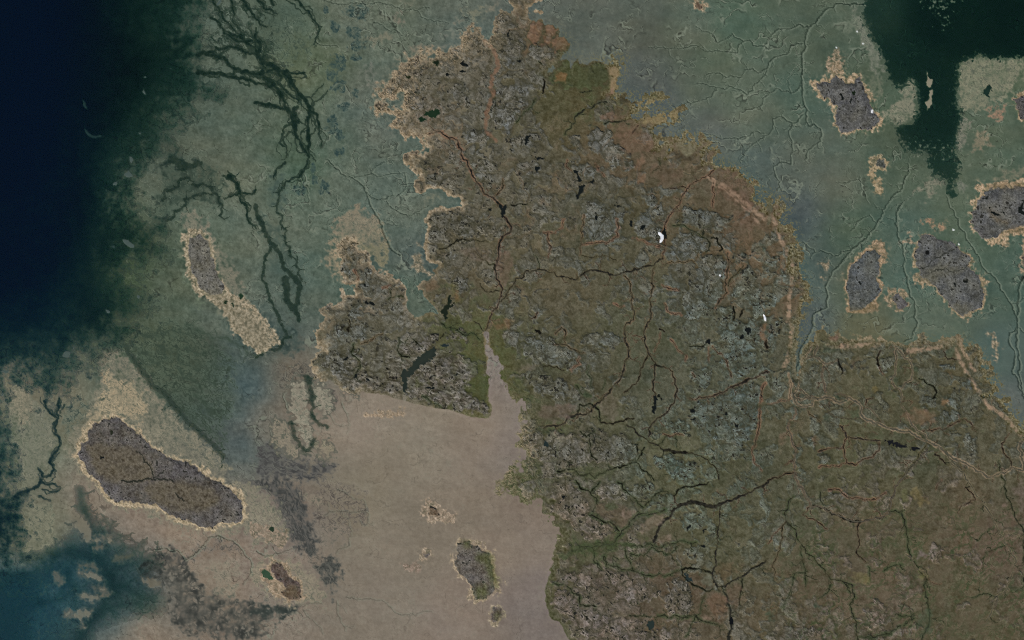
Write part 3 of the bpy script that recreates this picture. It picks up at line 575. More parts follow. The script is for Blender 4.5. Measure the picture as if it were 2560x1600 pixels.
# ---------------------------------------------------------------- creeks on the drying flats: thin, banked, nearly dry
CRK = np.zeros((NY, NX), f32)
CREEKS = [
 ("@30 900,42 740,40 640,35 570,80 480,170 400,250 350,380 320,500 320,800 330,950 360,1100 380,1190", 2.0, 1.7, 'long arched creek west of the butterfly shaped island', 1),
 ("@30 380,1190 430,1170 500,1230 490,1340 370,1430 350,1512", 1.5, 1.0, 'looping creek south of the long arched creek', 1),
 ("@30 330,1080 240,1170 200,1280 230,1420 210,1512 @31 220,0 210,40 120,20 50,80 80,170 110,250 80,290", 1.4, .9, 'winding creek running south toward the tan beach ridge', 1),
 ("@30 240,1170 170,1140 120,1100 50,1120 40,1220 0,1270 @20 2380,1290 2280,1350 2200,1440 2160,1530", 1.4, 1.0, 'hooked creek joining the winding creek from the west', 1),
 ("@30 320,410 220,430 190,500 60,540 0,600 @20 2400,680 2290,790 2220,890 2150,850 2050,820 2010,840 1930,830 1840,800 1750,790", 1.5, .9, 'stepped creek crossing the green flat to the bay', 1),
 ("@30 400,250 300,230 230,265 100,270 30,330 0,380 @20 2390,430 2280,430 2250,380 2200,390 2140,430 2130,500 2060,490 1970,480 1840,490 1740,430 1600,460 1430,450 1290,440", 1.5, .8, 'long winding creek along the top of the bay', 1),
 ("@20 2200,390 2080,320 1940,400 1860,300 1740,250", 1.2, .7, 'short zigzag creek above the bay', 1),
 ("@30 320,760 280,850 220,880 90,840 0,890 @20 2370,930 2350,1000 2210,1020", 1.4, .8, 'creek bending into the long arched creek from the west', 1),
 ("@20 2419,640 2330,690 2270,650 2200,660 2160,730 2060,710 2020,735 1960,690 1820,710", 1.3, .7, 'wavy creek in the middle of the green flat', 1),
 ("@20 1930,850 1880,920 1750,960 1560,1010", 1.2, .6, 'faint creek slanting down to the yellow fringe', 1),
 ("@20 2380,1260 2310,1240 2220,1290 2070,1310 1910,1280 1800,1260", 1.3, .6, 'creek ending above the round yellow fringe', 1),
 ("@31 870,160 860,180 880,250 920,350 950,410", 1.0, .6, None, 0), ("@31 860,180 750,215 640,215", 1.0, .5, None, 0),
 ("@31 770,860 690,870 620,910 550,880 500,860 420,880 400,930", 1.5, 1.0, 'curved creek feeding the broad creek by the oval island', 1), ("@31 440,860 360,800 270,790", 1.1, .6, None, 0),
 ("@31 770,670 830,610 900,540 960,520 1020,590", 1.0, .8, None, 0),
 ("@32 285,640 270,560 262,450 290,330 360,190 420,60 @31 420,1500 440,1450 560,1390 550,1250 570,1130 620,1040 720,930 800,830 930,740 1000,650 1060,540 1120,420 1200,320 1270,270 1300,160 1330,60", 2.6, 1.3, 'broad creek sweeping past the west side of the oval island', 1),
 ("@31 1270,400 1220,480 1200,600 1220,720 1270,800 1290,930 1280,1050 1320,1180 1340,1290 1390,1340 1380,1480 1400,1512 @32 1400,50 1360,170 1290,200", 1.6, 1.8, 'creek running between the two large eastern islands', 1),
 ("@31 1690,350 1750,480 1810,640 1900,780 1980,900 2020,1010 2130,1100 2230,1260 2310,1380 2350,1512 @32 2360,60 2280,130 2270,200 2330,300 2330,380 2300,480 2360,560 2400,680 2419,740 !2600,640 !2660,700", 1.2, 2.6, 'long creek slanting southeast beyond the eastern islands', 1),
 ("@31 2300,1360 2419,1310", 1.2, .8, None, 0), ("@32 2360,60 2419,120", 1.2, .8, None, 0),
 ("@10 560,380 600,420 650,430 780,440", 1.2, .6, None, 0), ("@10 560,-10 680,15 760,35 860,45 960,30 1060,40 1150,20 1260,40 1330,70 1480,85 1520,100 1550,75 1640,75", 1.1, .8, 'thin dark creek along the top of the western flat', 1),
 ("@10 1520,100 1560,160 1630,190 1830,225", .9, .6, None, 0), ("@10 1110,210 1200,240 1270,295 1340,290 1410,345", 1.2, .7, None, 0), ("@10 1210,100 1215,180", 1.0, .5, None, 0),
 ("@11 680,0 740,70 800,130 870,155 960,205 1020,250 1040,320 1080,440 1140,530 1190,620 1220,720 1260,810 1300,860 1360,900", 1.2, 2.2, 'creek running down the flat into the narrow inlet', 1),
 ("@11 1040,300 1090,350 1150,375 1220,370 1250,340 1330,340 1420,250 1410,130 1390,115", 1.5, .8, 'looping creek west of the beige cape', 1), ("@11 930,160 1000,150 1090,125 1150,160 1270,135 1390,120", 1.0, .7, None, 0), ("@11 1090,120 1130,60 1200,20 1310,10", .9, .6, None, 0),
 ("@11 1230,390 1290,460 1380,510 1500,500 1560,470 1630,430", 1.2, .7, None, 0), ("@11 1210,560 1280,580 1340,620", .9, .5, None, 0), ("@11 410,180 480,260 490,350 495,420", 1.0, .7, None, 0),
 ("@13 750,700 790,650 880,620 900,480 870,380 840,330", 1.2, .6, None, 0), ("@13 640,330 760,290 860,300 950,295 1030,290 1060,320 1040,420 1000,430 980,380", 1.4, .9, None, 0), ("@13 760,90 850,130 920,185 1010,190 1040,280", 1.2, .9, None, 0),
 ("@13 760,1150 775,1280 810,1360 840,1430", 1.6, .8, 'short dark gully south of the dark plume', 1), ("@13 850,1110 1000,1130 1080,1120 1220,1160 1300,1240 1380,1280 1510,1280 1580,1240 1660,1245", 1.2, .8, 'faint creek winding over the mud bay', 1),
 ("@13 440,1230 500,1300 560,1350 610,1390 630,1460", 1.1, .6, None, 0), ("@13 620,1165 520,1160 440,1200", 1.4, 1, None, 0), ("@13 0,680 60,710 240,690 340,650", 1.2, .8, None, 0),
 ("@03 1740,760 1840,700 1900,630 1980,540 2060,530 2180,570 2250,620 2300,690", 1.4, 1.0, None, 0), ("@03 2300,690 2370,760 2370,860 2290,980", 1.0, .7, None, 0), ("@03 1450,660 1660,665 1740,740", 1.3, 1, None, 0),
 ("@12 800,760 880,990 850,1080", .8, .4, None, 0), ("@12 700,900 740,980 820,1010 880,990", .8, .4, None, 0), ("@12 290,840 250,700 290,650", 1, .5, None, 0),
]
CREEK_JOBS = []
for s, a, b, lab, job in CREEKS:
    p = wiggle(T(s), 0.07)
    one = np.zeros((NY, NX), f32) if job else CRK
    stroke(one, p, a, b, 1.8)
    if job:
        CREEK_JOBS.append((one > 0.5, lab)); np.maximum(CRK, one, out=CRK)
    L = a > 1.25
    for q, lv in branches(p, 26 if L else 40, 24 if L else 14, 62, 2 if L else 1):
        tmp = wiggle(q, .14, 5); stroke(CRK, tmp, .55 if lv > 1 else .35, 0.1, 1.8)
def shift(a, dx, dy):
    return np.roll(np.roll(a, dx, 1), dy, 0)
lit_lip = np.clip(shift(CRK, 1, -1) + shift(CRK, 2, 1) - 1.3 * CRK, 0, 1)  # pale creek lip on one side only, its relief light painted in
mudc = ss(640, 800, X) * ss(1000, 1080, Y)
dc = col * 0.62 + C(0, 4, 2)
col += (dc - col) * (CRK * (0.80 - 0.42 * mudc))[..., None]
col += (C(122, 132, 116) - col) * (lit_lip * 0.42 * (1 - .5 * mudc))[..., None]
Z -= CRK * np.where(D > 0.02, 0, 1.1)
Z = np.where((D <= 0.02) & (Z < 0.15), 0.15, Z)

# ---------------------------------------------------------------- mainland
MAINLAND = ("@10 2419,90 2330,80 2260,130 2250,200 2240,330 2220,400 2180,380 2140,290 2090,255 2010,280 1960,330 1935,430 1860,470 1750,480 1680,490 1560,520 1480,550 1380,580 1320,640 1290,710 1220,780 1155,880 1165,930 1240,945 1400,865 1420,930 1380,1000 1370,1060 1330,1080 1270,1010 1190,990 1150,1050 1160,1085 1260,1085 1370,1085 1300,1120 1250,1190 1330,1260 1430,1300 1520,1300 1600,1290 1590,1400 1560,1460 1440,1440 1390,1490 "
  "@11 1370,0 1430,60 1500,110 1570,180 1500,200 1490,260 1530,310 1620,290 1650,260 1740,290 1780,330 1900,360 1970,440 1860,460 1750,430 1690,440 1620,500 1590,570 1620,620 1600,720 1575,820 1600,920 1640,980 1720,990 1650,1050 1690,1090 1600,1130 1530,1180 1530,1220 1580,1270 1640,1340 1720,1420 1740,1470 1620,1420 1540,1512 1460,1430 1430,1330 1420,1250 1400,1170 1290,1110 1220,1060 1160,1030 1110,930 1040,890 960,830 900,770 840,750 780,800 760,880 820,960 800,1040 820,1100 835,1170 940,1160 950,1220 890,1290 860,1270 790,1210 780,1250 790,1330 740,1400 690,1350 590,1390 580,1450 640,1512 "
  "@12 545,110 570,200 580,260 650,270 600,320 530,380 510,420 560,500 600,570 740,600 800,680 1000,690 1180,700 1380,760 1480,790 1720,835 1800,830 2000,910 2140,935 2220,925 2235,830 2200,780 2190,560 2170,420 2160,200 2165,120 2205,110 2230,300 2300,380 2340,450 2330,560 2419,700 "
  "@22 40,740 100,780 110,900 90,1000 110,1100 20,1130 0,1160 60,1200 140,1250 60,1310 70,1400 0,1460 @13 2300,0 2290,70 2350,140 2419,160 @23 60,200 130,240 200,190 290,230 330,300 400,420 450,540 460,620 400,690 380,800 330,930 310,1100 330,1220 370,1320 460,1350 520,1480 540,1512 !1440,1640 !1600,2000 !2100,5000 !7000,5000 !7000,1900 !2800,1180 "
  "@32 2419,990 2350,950 2260,810 2190,740 2100,715 2190,650 2150,590 2100,500 2080,470 2000,300 1930,230 1860,240 1830,170 1760,160 1560,190 1430,115 1400,180 1330,205 1290,205 1200,185 1050,170 730,150 640,140 580,180 560,110 510,60 450,120 420,180 360,200 300,360 280,520 262,520 268,360 290,200 310,0 "
  "@31 330,1512 340,1400 390,1300 370,1230 310,1100 270,1000 300,950 290,850 240,750 270,650 200,620 140,600 150,520 175,450 170,400 120,380 60,360 0,310 @21 2419,420 2360,380 2320,260 2200,160 2120,80 2050,60 1990,20 1930,0 "
  "@20 1900,1440 1880,1340 1800,1310 1700,1270 1560,1270 1460,1330 1425,1350 1370,1230 1390,1190 1480,1150 1600,1090 1500,1030 1440,1060 1320,1090 1200,1090 1220,1000 1370,990 1450,930 1350,890 1200,940 1130,895 1040,900 980,890 1000,770 1040,680 1050,560 1000,500 960,580 880,590 830,560 770,560 680,600 640,580 600,510 570,600 550,640 540,560 480,540 420,630 320,710 310,690 400,590 540,490 560,410 510,340 430,340 420,260 300,250 270,190 200,200 170,150 240,130 300,110 150,90 220,30 330,-10 !1380,-60 !1300,-80 !1276,10")
_, dM = sdf(MAINLAND, big=True)
# what the shore is made of: beige shingle, yellow-dark wrack fringe, green marsh; and how ragged it is
shore = control([(1240,60,.6,0,0,1.1),(1150,100,.9,0,0,1.3),(1020,150,1,0,0,1.6),(950,230,1,0,0,1.5),(970,300,1,0,0,1.2),(1060,370,1,0,0,1),(1040,440,1,0,0,.6),(1120,490,.9,0,0,.7),(1060,560,1,0,0,.4),(1060,640,1,0,0,.3),(1080,690,.5,0,0,.5),(900,530,.9,0,0,2.0),(830,620,1,0,0,1.2),(850,690,.9,0,0,.7),(850,760,.9,0,0,.7),(800,780,.7,0,0,1.2),(800,840,1,0,0,.9),(780,900,1,0,0,.8),(850,970,.7,0,0,.5),(1000,1000,.35,0,0,.2),(1150,1030,.4,0,0,.15),(1225,1040,.5,0,0,.2),
   (1215,950,.1,0,.5,.3),(1250,950,.1,0,.5,.8),(960,650,.9,0,0,1),(1020,760,.8,0,0,.6),(1060,770,.3,0,.2,.4),(1300,1000,.3,0,.8,1.6),(1310,1100,.7,0,.6,1.4),(1290,1200,.7,0,.8,1.4),(1370,1290,.2,.1,1,1),(1390,1360,.4,.3,1,1),(1370,1450,.0,.2,1,.35),(1390,1540,0,.2,1,.3),
   (1340,30,.8,0,0,.8),(1370,90,0,.35,.3,.8),(1420,110,0,.4,.3,.7),(1450,160,.1,.3,.5,.6),(1520,160,0,1,.1,1.3),(1540,220,0,1,0,1.4),(1620,255,0,1,0,2.2),(1680,290,0,1,0,2.4),(1640,330,.1,.9,0,1.4),(1740,360,0,1,0,2.3),(1830,430,0,1,0,2.0),(1930,500,0,1,0,1.7),(1980,600,0,1,0,1.4),(2010,720,0,1,0,1.3),(1995,820,.1,.8,0,.7),(2060,820,.4,.5,0,.9),(2200,840,.6,.4,0,.9),(2350,845,.6,.4,0,.9),(2460,880,.3,.8,0,1.3),(2500,980,0,1,0,1.6),(2560,1060,0,1,0,1.4),(1990,930,.3,.3,0,.4)], 16, 2.6)
rag = shore[..., 3]
dM0 = dM.copy()
dM = dM + (n70 * 8 + n28 * 13 + n12 * 6 + n6 * 2.4) * rag
mM = ss(-1.6, 1.6, dM)
own[dM > 0] = MAIN

# ---- ground cover of the mainland
base = control([(1200,100,100,96,80),(1150,200,98,94,78),(1450,250,74,72,50),(1400,200,76,76,52),(1550,320,89,80,63),(1350,150,87,82,64),(1250,400,92,89,72),(1100,450,94,91,76),(1300,500,86,84,66),(1500,600,79,78,60),(1400,750,84,81,63),(1700,500,86,81,63),(1850,500,93,81,64),(1900,650,90,81,63),
  (1600,850,77,80,62),(1450,950,77,76,58),(1350,850,78,79,60),(1800,900,82,85,69),(1700,1000,80,83,67),(1500,1150,82,85,66),(1700,1150,79,82,62),(1900,1150,79,80,61),(2050,1000,81,80,62),(2200,950,80,80,60),(2350,1000,82,80,60),(2100,1150,77,78,58),(2300,1150,79,80,60),(2500,1150,81,80,62),(2000,1300,79,80,62),(2200,1300,83,80,60),(2400,1250,87,80,62),(2500,1350,90,80,66),
  (2000,1500,86,79,61),(2200,1500,86,79,63),(2400,1500,83,79,59),(1800,1350,79,80,60),(1700,1500,89,79,63),(1500,1500,91,85,73),(1400,1400,83,82,60),(1450,1300,85,83,67),(900,750,102,97,82),(1000,650,98,93,76),(900,900,90,89,72),(1050,900,90,88,72),(1150,850,83,86,58),(1200,900,81,82,52),(1150,700,88,83,65),(1050,330,104,97,80)], 40)
rockc = control([(1300,250,101,101,95),(1250,60,101,98,88),(1150,550,101,99,89),(1650,650,99,102,96),(1850,850,95,103,93),(1850,1050,94,102,93),(1400,950,100,103,95),(1400,1100,106,103,93),(1450,1350,115,106,95),(1450,1500,115,106,98),(1000,950,106,103,95),(1150,1000,111,107,101),(850,800,99,102,95),(2200,900,94,97,86),(2450,950,92,97,88),(2300,1350,115,104,94),(1700,1180,93,104,92)], 60)
rockw = control([(1300,200,0.89),(1150,250,0.95),(1450,250,0.00),(1550,350,0.10),(1250,420,0.77),(1100,480,0.70),(1350,480,0.89),(1450,480,0.95),(1600,450,0.52),(1750,450,0.10),(1800,430,0.00),(1900,520,0.10),(1250,620,0.64),(1400,620,0.58),(1500,640,0.52),(1350,720,0.58),(1500,750,0.45),(1650,700,0.58),(1750,780,0.77),(1900,700,0.77),(1650,900,0.05),(1550,900,0.10),(1800,900,0.77),(1800,1050,0.83),(1650,1050,0.39),(1350,900,0.58),(1450,880,0.52),(1300,1000,0.39),(1500,1100,0.64),(1700,1150,0.52),(1900,1100,0.39),
   (2050,950,0.58),(2200,900,0.52),(2400,930,0.70),(2200,1050,0.33),(2400,1050,0.52),(2100,1150,0.39),(2300,1150,0.33),(2500,1150,0.45),(2050,1280,0.52),(2200,1250,0.45),(2350,1350,0.08),(2500,1300,0.10),(2100,1450,0.12),(2000,1580,0.77),(2200,1580,0.52),(2400,1550,0.05),(1800,1300,0.52),(1650,1350,0.52),(1450,1280,0.77),(1400,1350,0.39),(1550,1500,0.77),(1800,1450,0.33),(850,750,0.77),(1000,650,0.70),(900,850,0.95),(1050,900,0.89),(1180,850,0.05),(1200,950,0.00),(1100,750,0.52),(1150,650,0.58)], 30, 2.4)
orange = control([(1250,150,0.35),(1330,100,0.85),(1400,200,0.25),(1500,230,0.25),(1560,330,0.70),(1650,380,0.65),(1700,430,0.50),(1850,480,0.50),(1900,540,0.55),(1940,600,0.50),(1880,650,0.55),(1960,700,0.70),(1350,520,0.55),(1250,300,0.35),(1550,560,0.35),(1650,600,0.40),(1820,720,0.40),(1700,700,0.25),(1550,830,0.30),(1600,950,0.11),(1400,830,0.35),(1450,900,0.22),(1900,950,0.25),(1870,1080,0.18),(1930,1030,0.40),(2000,950,0.29),(2130,860,0.43),(2300,870,0.40),(2330,930,0.29),(2300,1040,0.43),(2200,970,0.29),(2050,1130,0.25),(2200,1130,0.14),(2060,1270,0.29),(2250,1230,0.32),
   (2200,1330,0.29),(2400,1280,0.25),(2500,1350,0.22),(2250,1450,0.25),(2100,1500,0.25),(1850,1450,0.40),(1800,1500,0.36),(1700,1400,0.07),(1500,1300,0.14),(1400,1350,0.00),(1450,1450,0.07),(1050,650,0.45),(950,720,0.40),(900,850,0.15),(1100,780,0.30),(1200,850,0.45),(1150,650,0.40),(1100,330,0.55),(1050,200,0.45),(1000,950,0.04),(1150,1000,0.00),(1200,700,0.35),(1400,700,0.30)], 30, 2.4)
green = control([(1400,200,.3),(1440,190,.6),(1480,190,.7),(1300,250,.0),(1180,890,.7),(1200,930,.8),(1220,880,.6),(1120,770,.6),(1000,900,.2),(1300,950,.5),(1330,1180,.8),(1310,1210,.8),(1400,1250,.5),(1480,1350,.6),(1530,1360,.7),(1420,1370,.6),(1410,1460,.5),(1560,1260,.35),(1650,850,.3),(1600,950,.3),(2060,870,.5),(2110,1010,.5),(2130,920,.3),(2270,960,.5),(2380,950,.4),(2120,1030,.5),(2020,1000,.2),(1900,1200,.25),(2000,1350,.3),(2120,1400,.3),(2300,1350,.3),(2310,1450,.4),(2400,1400,.3),(2500,1500,.35),(2200,1560,.3),(1760,1000,.2),(1250,600,0),(1500,600,.2),(1450,700,.2),(1700,600,.2),(1880,620,.3),(1000,700,0),(1200,300,0),(1600,1500,.1),(1800,1500,.1)], 26, 2.4)

g1, g2, gid = worley(X + vx * 1.3 + wx * .3, Y + vy * 1.3 + wy * .3, 30, 8)
seam2 = 1 - ss(0.0, 0.12, g2 - g1)
grnd = _RND3[gid]
p1, p2, pid = worley(X + vx * 1.2 + wx * .8, Y + vy * 1.2 + wy * .8, 46, 5)
plate = (_RND3[pid] - .5) * 8 + ss(0, .45, p2 - p1) * 7 - 4
seamP = 1 - ss(0.0, 0.16, p2 - p1)
h1, h2, hid = worley(X + vx * .9, Y + vy * .9, 12.5, 15)
seam3 = 1 - ss(0.0, 0.16, h2 - h1)
hrnd = _RND3[hid]
LC = base + C(5.0, 3.2, 4.0) + (c70 * 2.4)[..., None] * C(1.1, .9, .7) + (c28 * 3.0 + c12 * 2.6 + c6 * 2.2 + c4 * 1.6 + grain * 8.0 + plate * (.25 + .8 * rockw) + (ss(0, .4, g2 - g1) * 4 - 2) * (.2 + rockw) + (grnd - .5) * 5 + (hrnd - .5) * 2)[..., None]
LC += (c200 * 2.0)[..., None] * C(1.1, .8, .5)
# heath in oranges, marsh in greens, as blotches
ob = ss(0.35, 0.85, orange * 0.9 + n28 * 0.22 + n70 * 0.25 + n12 * 0.08)
LC += (C(107, 89, 71) - LC) * (ob * 0.42)[..., None]
gb = ss(0.40, 0.85, green * 0.9 + n28 * 0.25 + n12 * 0.12)
LC += (C(66, 78, 46) - LC) * (gb * 0.55)[..., None]

# joint blocks of the bedrock: cells with soft grassy seams
f1, f2, cid = worley(XW, YW, 74, 3)
seam = 1 - ss(0.0, 0.17, f2 - f1 + n12 * 0.03)
brnd = _RND3[cid]
patchy = fbm(XW, YW, 62, 4, 211)
rockm = ss(-.07, .09, patchy + (rockw - .52) * 1.0) * (.62 + .38 * _RND3[pid]) * (1 - .45 * seam) * (1 - .3 * seamP)
# grain of the rock: bright clasts, dark pits
pits = ss(0.32, 0.46, n6 * 0.50 + n4 * 0.12 + n12 * 0.45 + 0.22 * n28 + .18 * n70)
RT = rockc + 1.0 + (c28 * 3.6)[..., None] + (c12 * 4.0 + c6 * 3.6 + c4 * 2.6 + grain * 11.0 + plate * 1.5 + ss(0, .4, g2 - g1) * 7 - 4 + (grnd - .5) * 12 + (hrnd - .5) * 8)[..., None] * C(1, 1, 1.02)
blue = fbm(X, Y, 46, 3, 91)
RT += (blue * 7.0)[..., None] * C(-.6, .0, .8)
rock_poly = np.zeros((NY, NX), f32); ring_poly = np.zeros((NY, NX), f32)
ROCKS = [
 ("@10 2270,170 2419,130 @20 60,260 130,430 60,600 0,620 @10 2400,680 2330,620 2300,500 2340,450 2290,300",0), ("@20 140,440 260,440 390,530 330,590 220,590 150,540",0),
 ("@10 2230,850 2330,790 2419,800 @20 120,780 190,900 130,1010 0,1150 @10 2419,1330 2330,1250 2200,1130 2200,950",0), ("@10 1990,1220 2130,1180 2230,1290 2150,1430 2040,1400 1990,1330",0),
 ("@20 150,1230 260,1240 290,1330 200,1430 100,1400 0,1430 0,1300",0), ("@20 740,1210 900,1220 960,1330 1040,1440 1030,1512 880,1512 760,1450 690,1350",0), ("@20 560,1280 640,1300 640,1390 560,1400",0),
 ("@21 530,60 650,20 770,60 790,160 700,190 620,110",0), ("@21 960,0 1150,-20 1160,140 1040,100 980,60",0), ("@21 0,0 320,10 300,130 200,180 60,140",0),
 ("@21 690,430 830,400 950,420 1080,540 1010,700 700,790 660,700",0), ("@21 1150,600 1210,520 1280,490 1350,560 1430,680 1410,780 1340,800 1240,750 1150,690",1), ("@21 1200,270 1290,250 1350,370 1440,440 1440,540 1340,470 1230,440",0),
 ("@21 1560,560 1600,480 1720,460 1880,480 2070,540 2060,650 1950,700 1870,690 1750,660 1600,620",0), ("@21 1500,760 1580,680 1720,680 1850,760 1850,880 1750,900 1600,980 1520,930 1480,850",0),
 ("@21 1740,980 1850,890 1980,890 2030,960 2030,1080 2000,1180 2010,1280 1900,1400 1780,1480 1640,1500 1590,1400 1620,1290 1680,1150 1720,1080",0), ("@21 2090,900 2190,850 2210,930 2160,990 2090,970",0),
 ("@21 2140,1060 2230,1010 2290,1080 2240,1150 2150,1110",0), ("@21 2100,1200 2230,1180 2419,1200 2400,1480 2280,1512 2200,1340 2100,1290",0), ("@21 1970,1370 2090,1380 2100,1512 1980,1512 1950,1450",0),
 ("@22 1900,30 2090,0 2370,0 2360,180 2290,260 2180,320 2050,400 2050,250 1930,150",1), ("@22 1710,820 1900,770 2060,650 2250,580 2350,650 2330,800 2320,950 2270,1100 2250,1190 2080,1170 1900,1100 1760,1050 1680,930",1), ("@22 1950,330 2100,270 2330,300 2300,450 2150,560 2000,470",1),
 ("@22 110,190 300,150 440,250 620,350 600,440 380,440 240,420 110,300",0), ("@22 660,130 840,110 1050,150 1060,230 900,260 760,250 650,200",0), ("@22 200,560 450,520 560,600 700,720 620,770 420,740 240,700 150,620",2),
 ("@22 120,1090 300,1060 460,1080 640,1040 860,1060 1100,1080 1190,1200 1160,1320 1000,1390 830,1370 600,1390 480,1500 320,1500 270,1390 170,1260 120,1150",2), ("@22 1320,1300 1520,1280 1700,1350 1740,1512 1560,1530 1440,1430",1),
 ("@22 1400,950 1600,920 1700,1000 1640,1070 1450,1060",0), ("@22 1700,460 1830,430 1900,500 1850,640 1740,620 1680,550",0),
 ("@11 1650,560 1780,490 2050,560 2260,620 2330,720 2050,730 1880,750 1700,850 1640,970 1615,900 1620,720",0), ("@11 1700,870 1880,890 1900,960 1740,1000 1650,960",0), ("@11 1890,1110 1980,1090 2000,1230 1940,1300 1890,1200",0),
 ("@11 1590,0 1740,80 1860,160 1960,200 1890,280 1780,280 1640,220 1600,100",0), ("@11 2050,0 2280,20 2250,220 2120,210 2050,100",0), ("@11 830,960 930,920 950,1010 870,1080 820,1060",0),
 ("@11 960,1060 1080,1040 1110,1180 1080,1280 950,1250",1), ("@11 890,1350 1000,1330 1010,1450 920,1530 860,1530",1), ("@12 700,80 880,10 1000,20 1080,90 1060,200 900,200 760,200",0),
 ("@12 690,290 900,250 1040,400 960,450 1100,560 1370,540 1380,700 1150,690 950,680 760,600 680,480 640,400",2), ("@12 1480,540 1700,400 1800,310 1950,350 2080,440 2060,560 1950,620 2050,700 2180,780 2190,900 2020,890 1800,815 1600,780 1420,730 1410,680 1560,640 1490,590",2),
 ("@12 1350,270 1600,160 1760,110 1700,250 1520,340 1400,330",2), ("@12 1770,120 1960,110 2010,180 1900,200 1780,190",2), ("@12 2310,130 2419,90 @22 60,130 80,240 0,260 @12 2330,230",0), ("@10 1800,860 1900,800 2000,820 2010,1000 1920,1020 1840,950",0), ("@10 1480,640 1620,620 1640,690 1500,720",2), ("@10 1380,900 1560,880 1600,960 1540,1040 1400,1010",2),
 ("@23 360,20 620,10 640,100 740,200 760,320 880,400 970,470 900,540 720,580 590,470 500,380 360,290 370,150",2), ("@23 830,110 880,40 1000,20 1100,100 1300,20 1300,140 1200,190 1000,190 850,190",2), ("@23 1080,480 1180,380 1230,420 1170,500 1180,550 1080,540",2),
 ("@23 440,950 500,870 700,880 900,860 1100,920 1300,1000 1380,1100 1180,1180 950,1130 700,1000",2), ("@23 370,1080 440,1010 560,1080 640,1200 800,1250 900,1300 1050,1260 1240,1330 1260,1400 1130,1512 850,1540 660,1450 540,1330 380,1210",2),
 ("@23 1480,960 1620,930 1700,1060 1700,1240 1600,1290 1480,1230 1440,1120",2), ("@23 1150,1400 1260,1420 1510,1400 1530,1540 1160,1540",2), ("@23 1580,340 1750,320 1790,460 1680,520 1590,430",0),
 ("@33 1530,650 1600,610 1690,690 1600,770 1490,800 1540,720",2), ("@33 960,1150 1080,1120 1140,1260 1100,1400 1000,1420 900,1390",2), ("@33 0,1380 120,1360 330,1400 580,1400 540,1540 0,1540",2), ("@33 860,1460 1100,1450 1110,1540 860,1540",2), ("@33 680,730 740,700 780,800 700,830",2),
 ("@32 560,440 650,390 690,480 620,520 560,530",0), ("@32 710,460 840,440 820,480 700,500",2), ("@32 1050,360 1160,340 1180,420 1120,510 1060,480",0), ("@32 1830,560 1920,540 1930,640 1850,650",1), ("@32 1700,700 1800,690 1870,850 1780,840 1700,780",0),
 ("@32 1420,700 1510,690 1590,740 1560,850 1420,800",0), ("@32 1620,880 1780,850 1800,930 1700,990 1640,960",0), ("@32 1600,420 1700,410 1750,470 1650,480",1), ("@32 0,200 80,150 110,30 40,0 -30,60",1), ("@31 0,920 90,930 80,1010 0,1030 @21 2380,980",0), ("@31 40,1150 130,1060 190,1120 120,1200 60,1230",0), ("@31 -20,1290 60,1240 80,1330 20,1440 -20,1512",0),
 ("@33 550,100 700,110 810,160 690,210 550,200",0), ("@32 330,1130 420,1100 470,1190 400,1210",0), ("@32 480,1260 590,1270 600,1340 510,1360",0), ("@32 1840,1070 1940,1090 1980,1300 1880,1320",0),
]
TINT = [C(0, 0, 0), C(-1.5, 0, 2.5), C(1.5, 0, .5)]
ROCK_JOBS = []
for s, k in ROCKS:
    w, d = sdf(s, 26)
    d = d + n28[w] * 12 + n12[w] * 7 + n6[w] * 2 - seam[w] * 3.0 + (grnd[w] - .5) * 9
    m = ss(-5, 5, d)
    rock_poly[w] = np.maximum(rock_poly[w], m)
    ring_poly[w] = np.maximum(ring_poly[w], ss(-8, -1, d) * ss(4, -1, d))
    RT[w] += TINT[k] * m[..., None]
    ROCK_JOBS.append((w, d > 0.5))
rk = np.clip(np.maximum(rockm * .8, rock_poly * (0.95 + 0.1 * grnd) * (1 - 0.3 * seam)), 0, 1)
LC += (RT - LC) * (rk * 0.9)[..., None]
LC += (C(60, 58, 42) - LC) * (ring_poly * (1 - rock_poly) * .34)[..., None]
crack = np.maximum(np.maximum(lines(46, 46, 201, thin=.055), lines(27, 27, 203, thin=.075)), .8 * lines(15, 15, 207, thin=.10))
fract = np.maximum(lines(75, 10, 231, rot=.75, warp=.5, thin=.13), lines(60, 9, 233, rot=-.35, warp=.5, thin=.12) * ss(-.1, .3, n70))
LC += (C(56, 55, 46) - LC) * np.clip(rk * fract * (.34 + .4 * n28), 0, .6)[..., None]
LC += (C(48, 47, 37) - LC) * np.clip(rk * crack * (.52 + .5 * n28), 0, .8)[..., None]
# green drainage threads of the southern tundra, brown dry ground between them
se = ss(1850, 2050, X) * ss(1200, 1330, Y)
gt = np.maximum(lines(80, 26, 221, rot=-.55, thin=.14), .8 * lines(44, 16, 223, rot=-.75, thin=.18))
LC += (C(60, 73, 47) - LC) * np.clip(se * gt * (.4 + .6 * n70 + .2 * n28), 0, .65)[..., None]
LC += (C(98, 87, 71) - LC) * (se * ss(.05, .35, fbm(XW, YW, 80, 3, 227)) * .4)[..., None]
LC += (C(72, 78, 56) - LC) * (ss(.1, .4, fbm(XW, YW, 95, 3, 229)) * .14 * (1 - rk))[..., None]
# dark seams, warm heath seams
LC += (C(58, 57, 41) - LC) * (seam * (1 - ob) * np.clip(.10 + .25 * n70, 0, .3) + seamP * (.10 + .30 * rk) + seam2 * (.03 + rk * 0.26) + seam3 * rk * .18)[..., None]
LC += (C(120, 95, 76) - LC) * (seam * ob * 0.34)[..., None]
LC += (C(58, 56, 40) - LC) * (vein * np.clip(.14 + .4 * n70 + .2 * n28, 0, .4))[..., None]
LC += (C(112, 106, 88) - LC) * (lines(18, 18, 141, thin=.12) * np.clip(.16 + .4 * n28, 0, .4))[..., None]
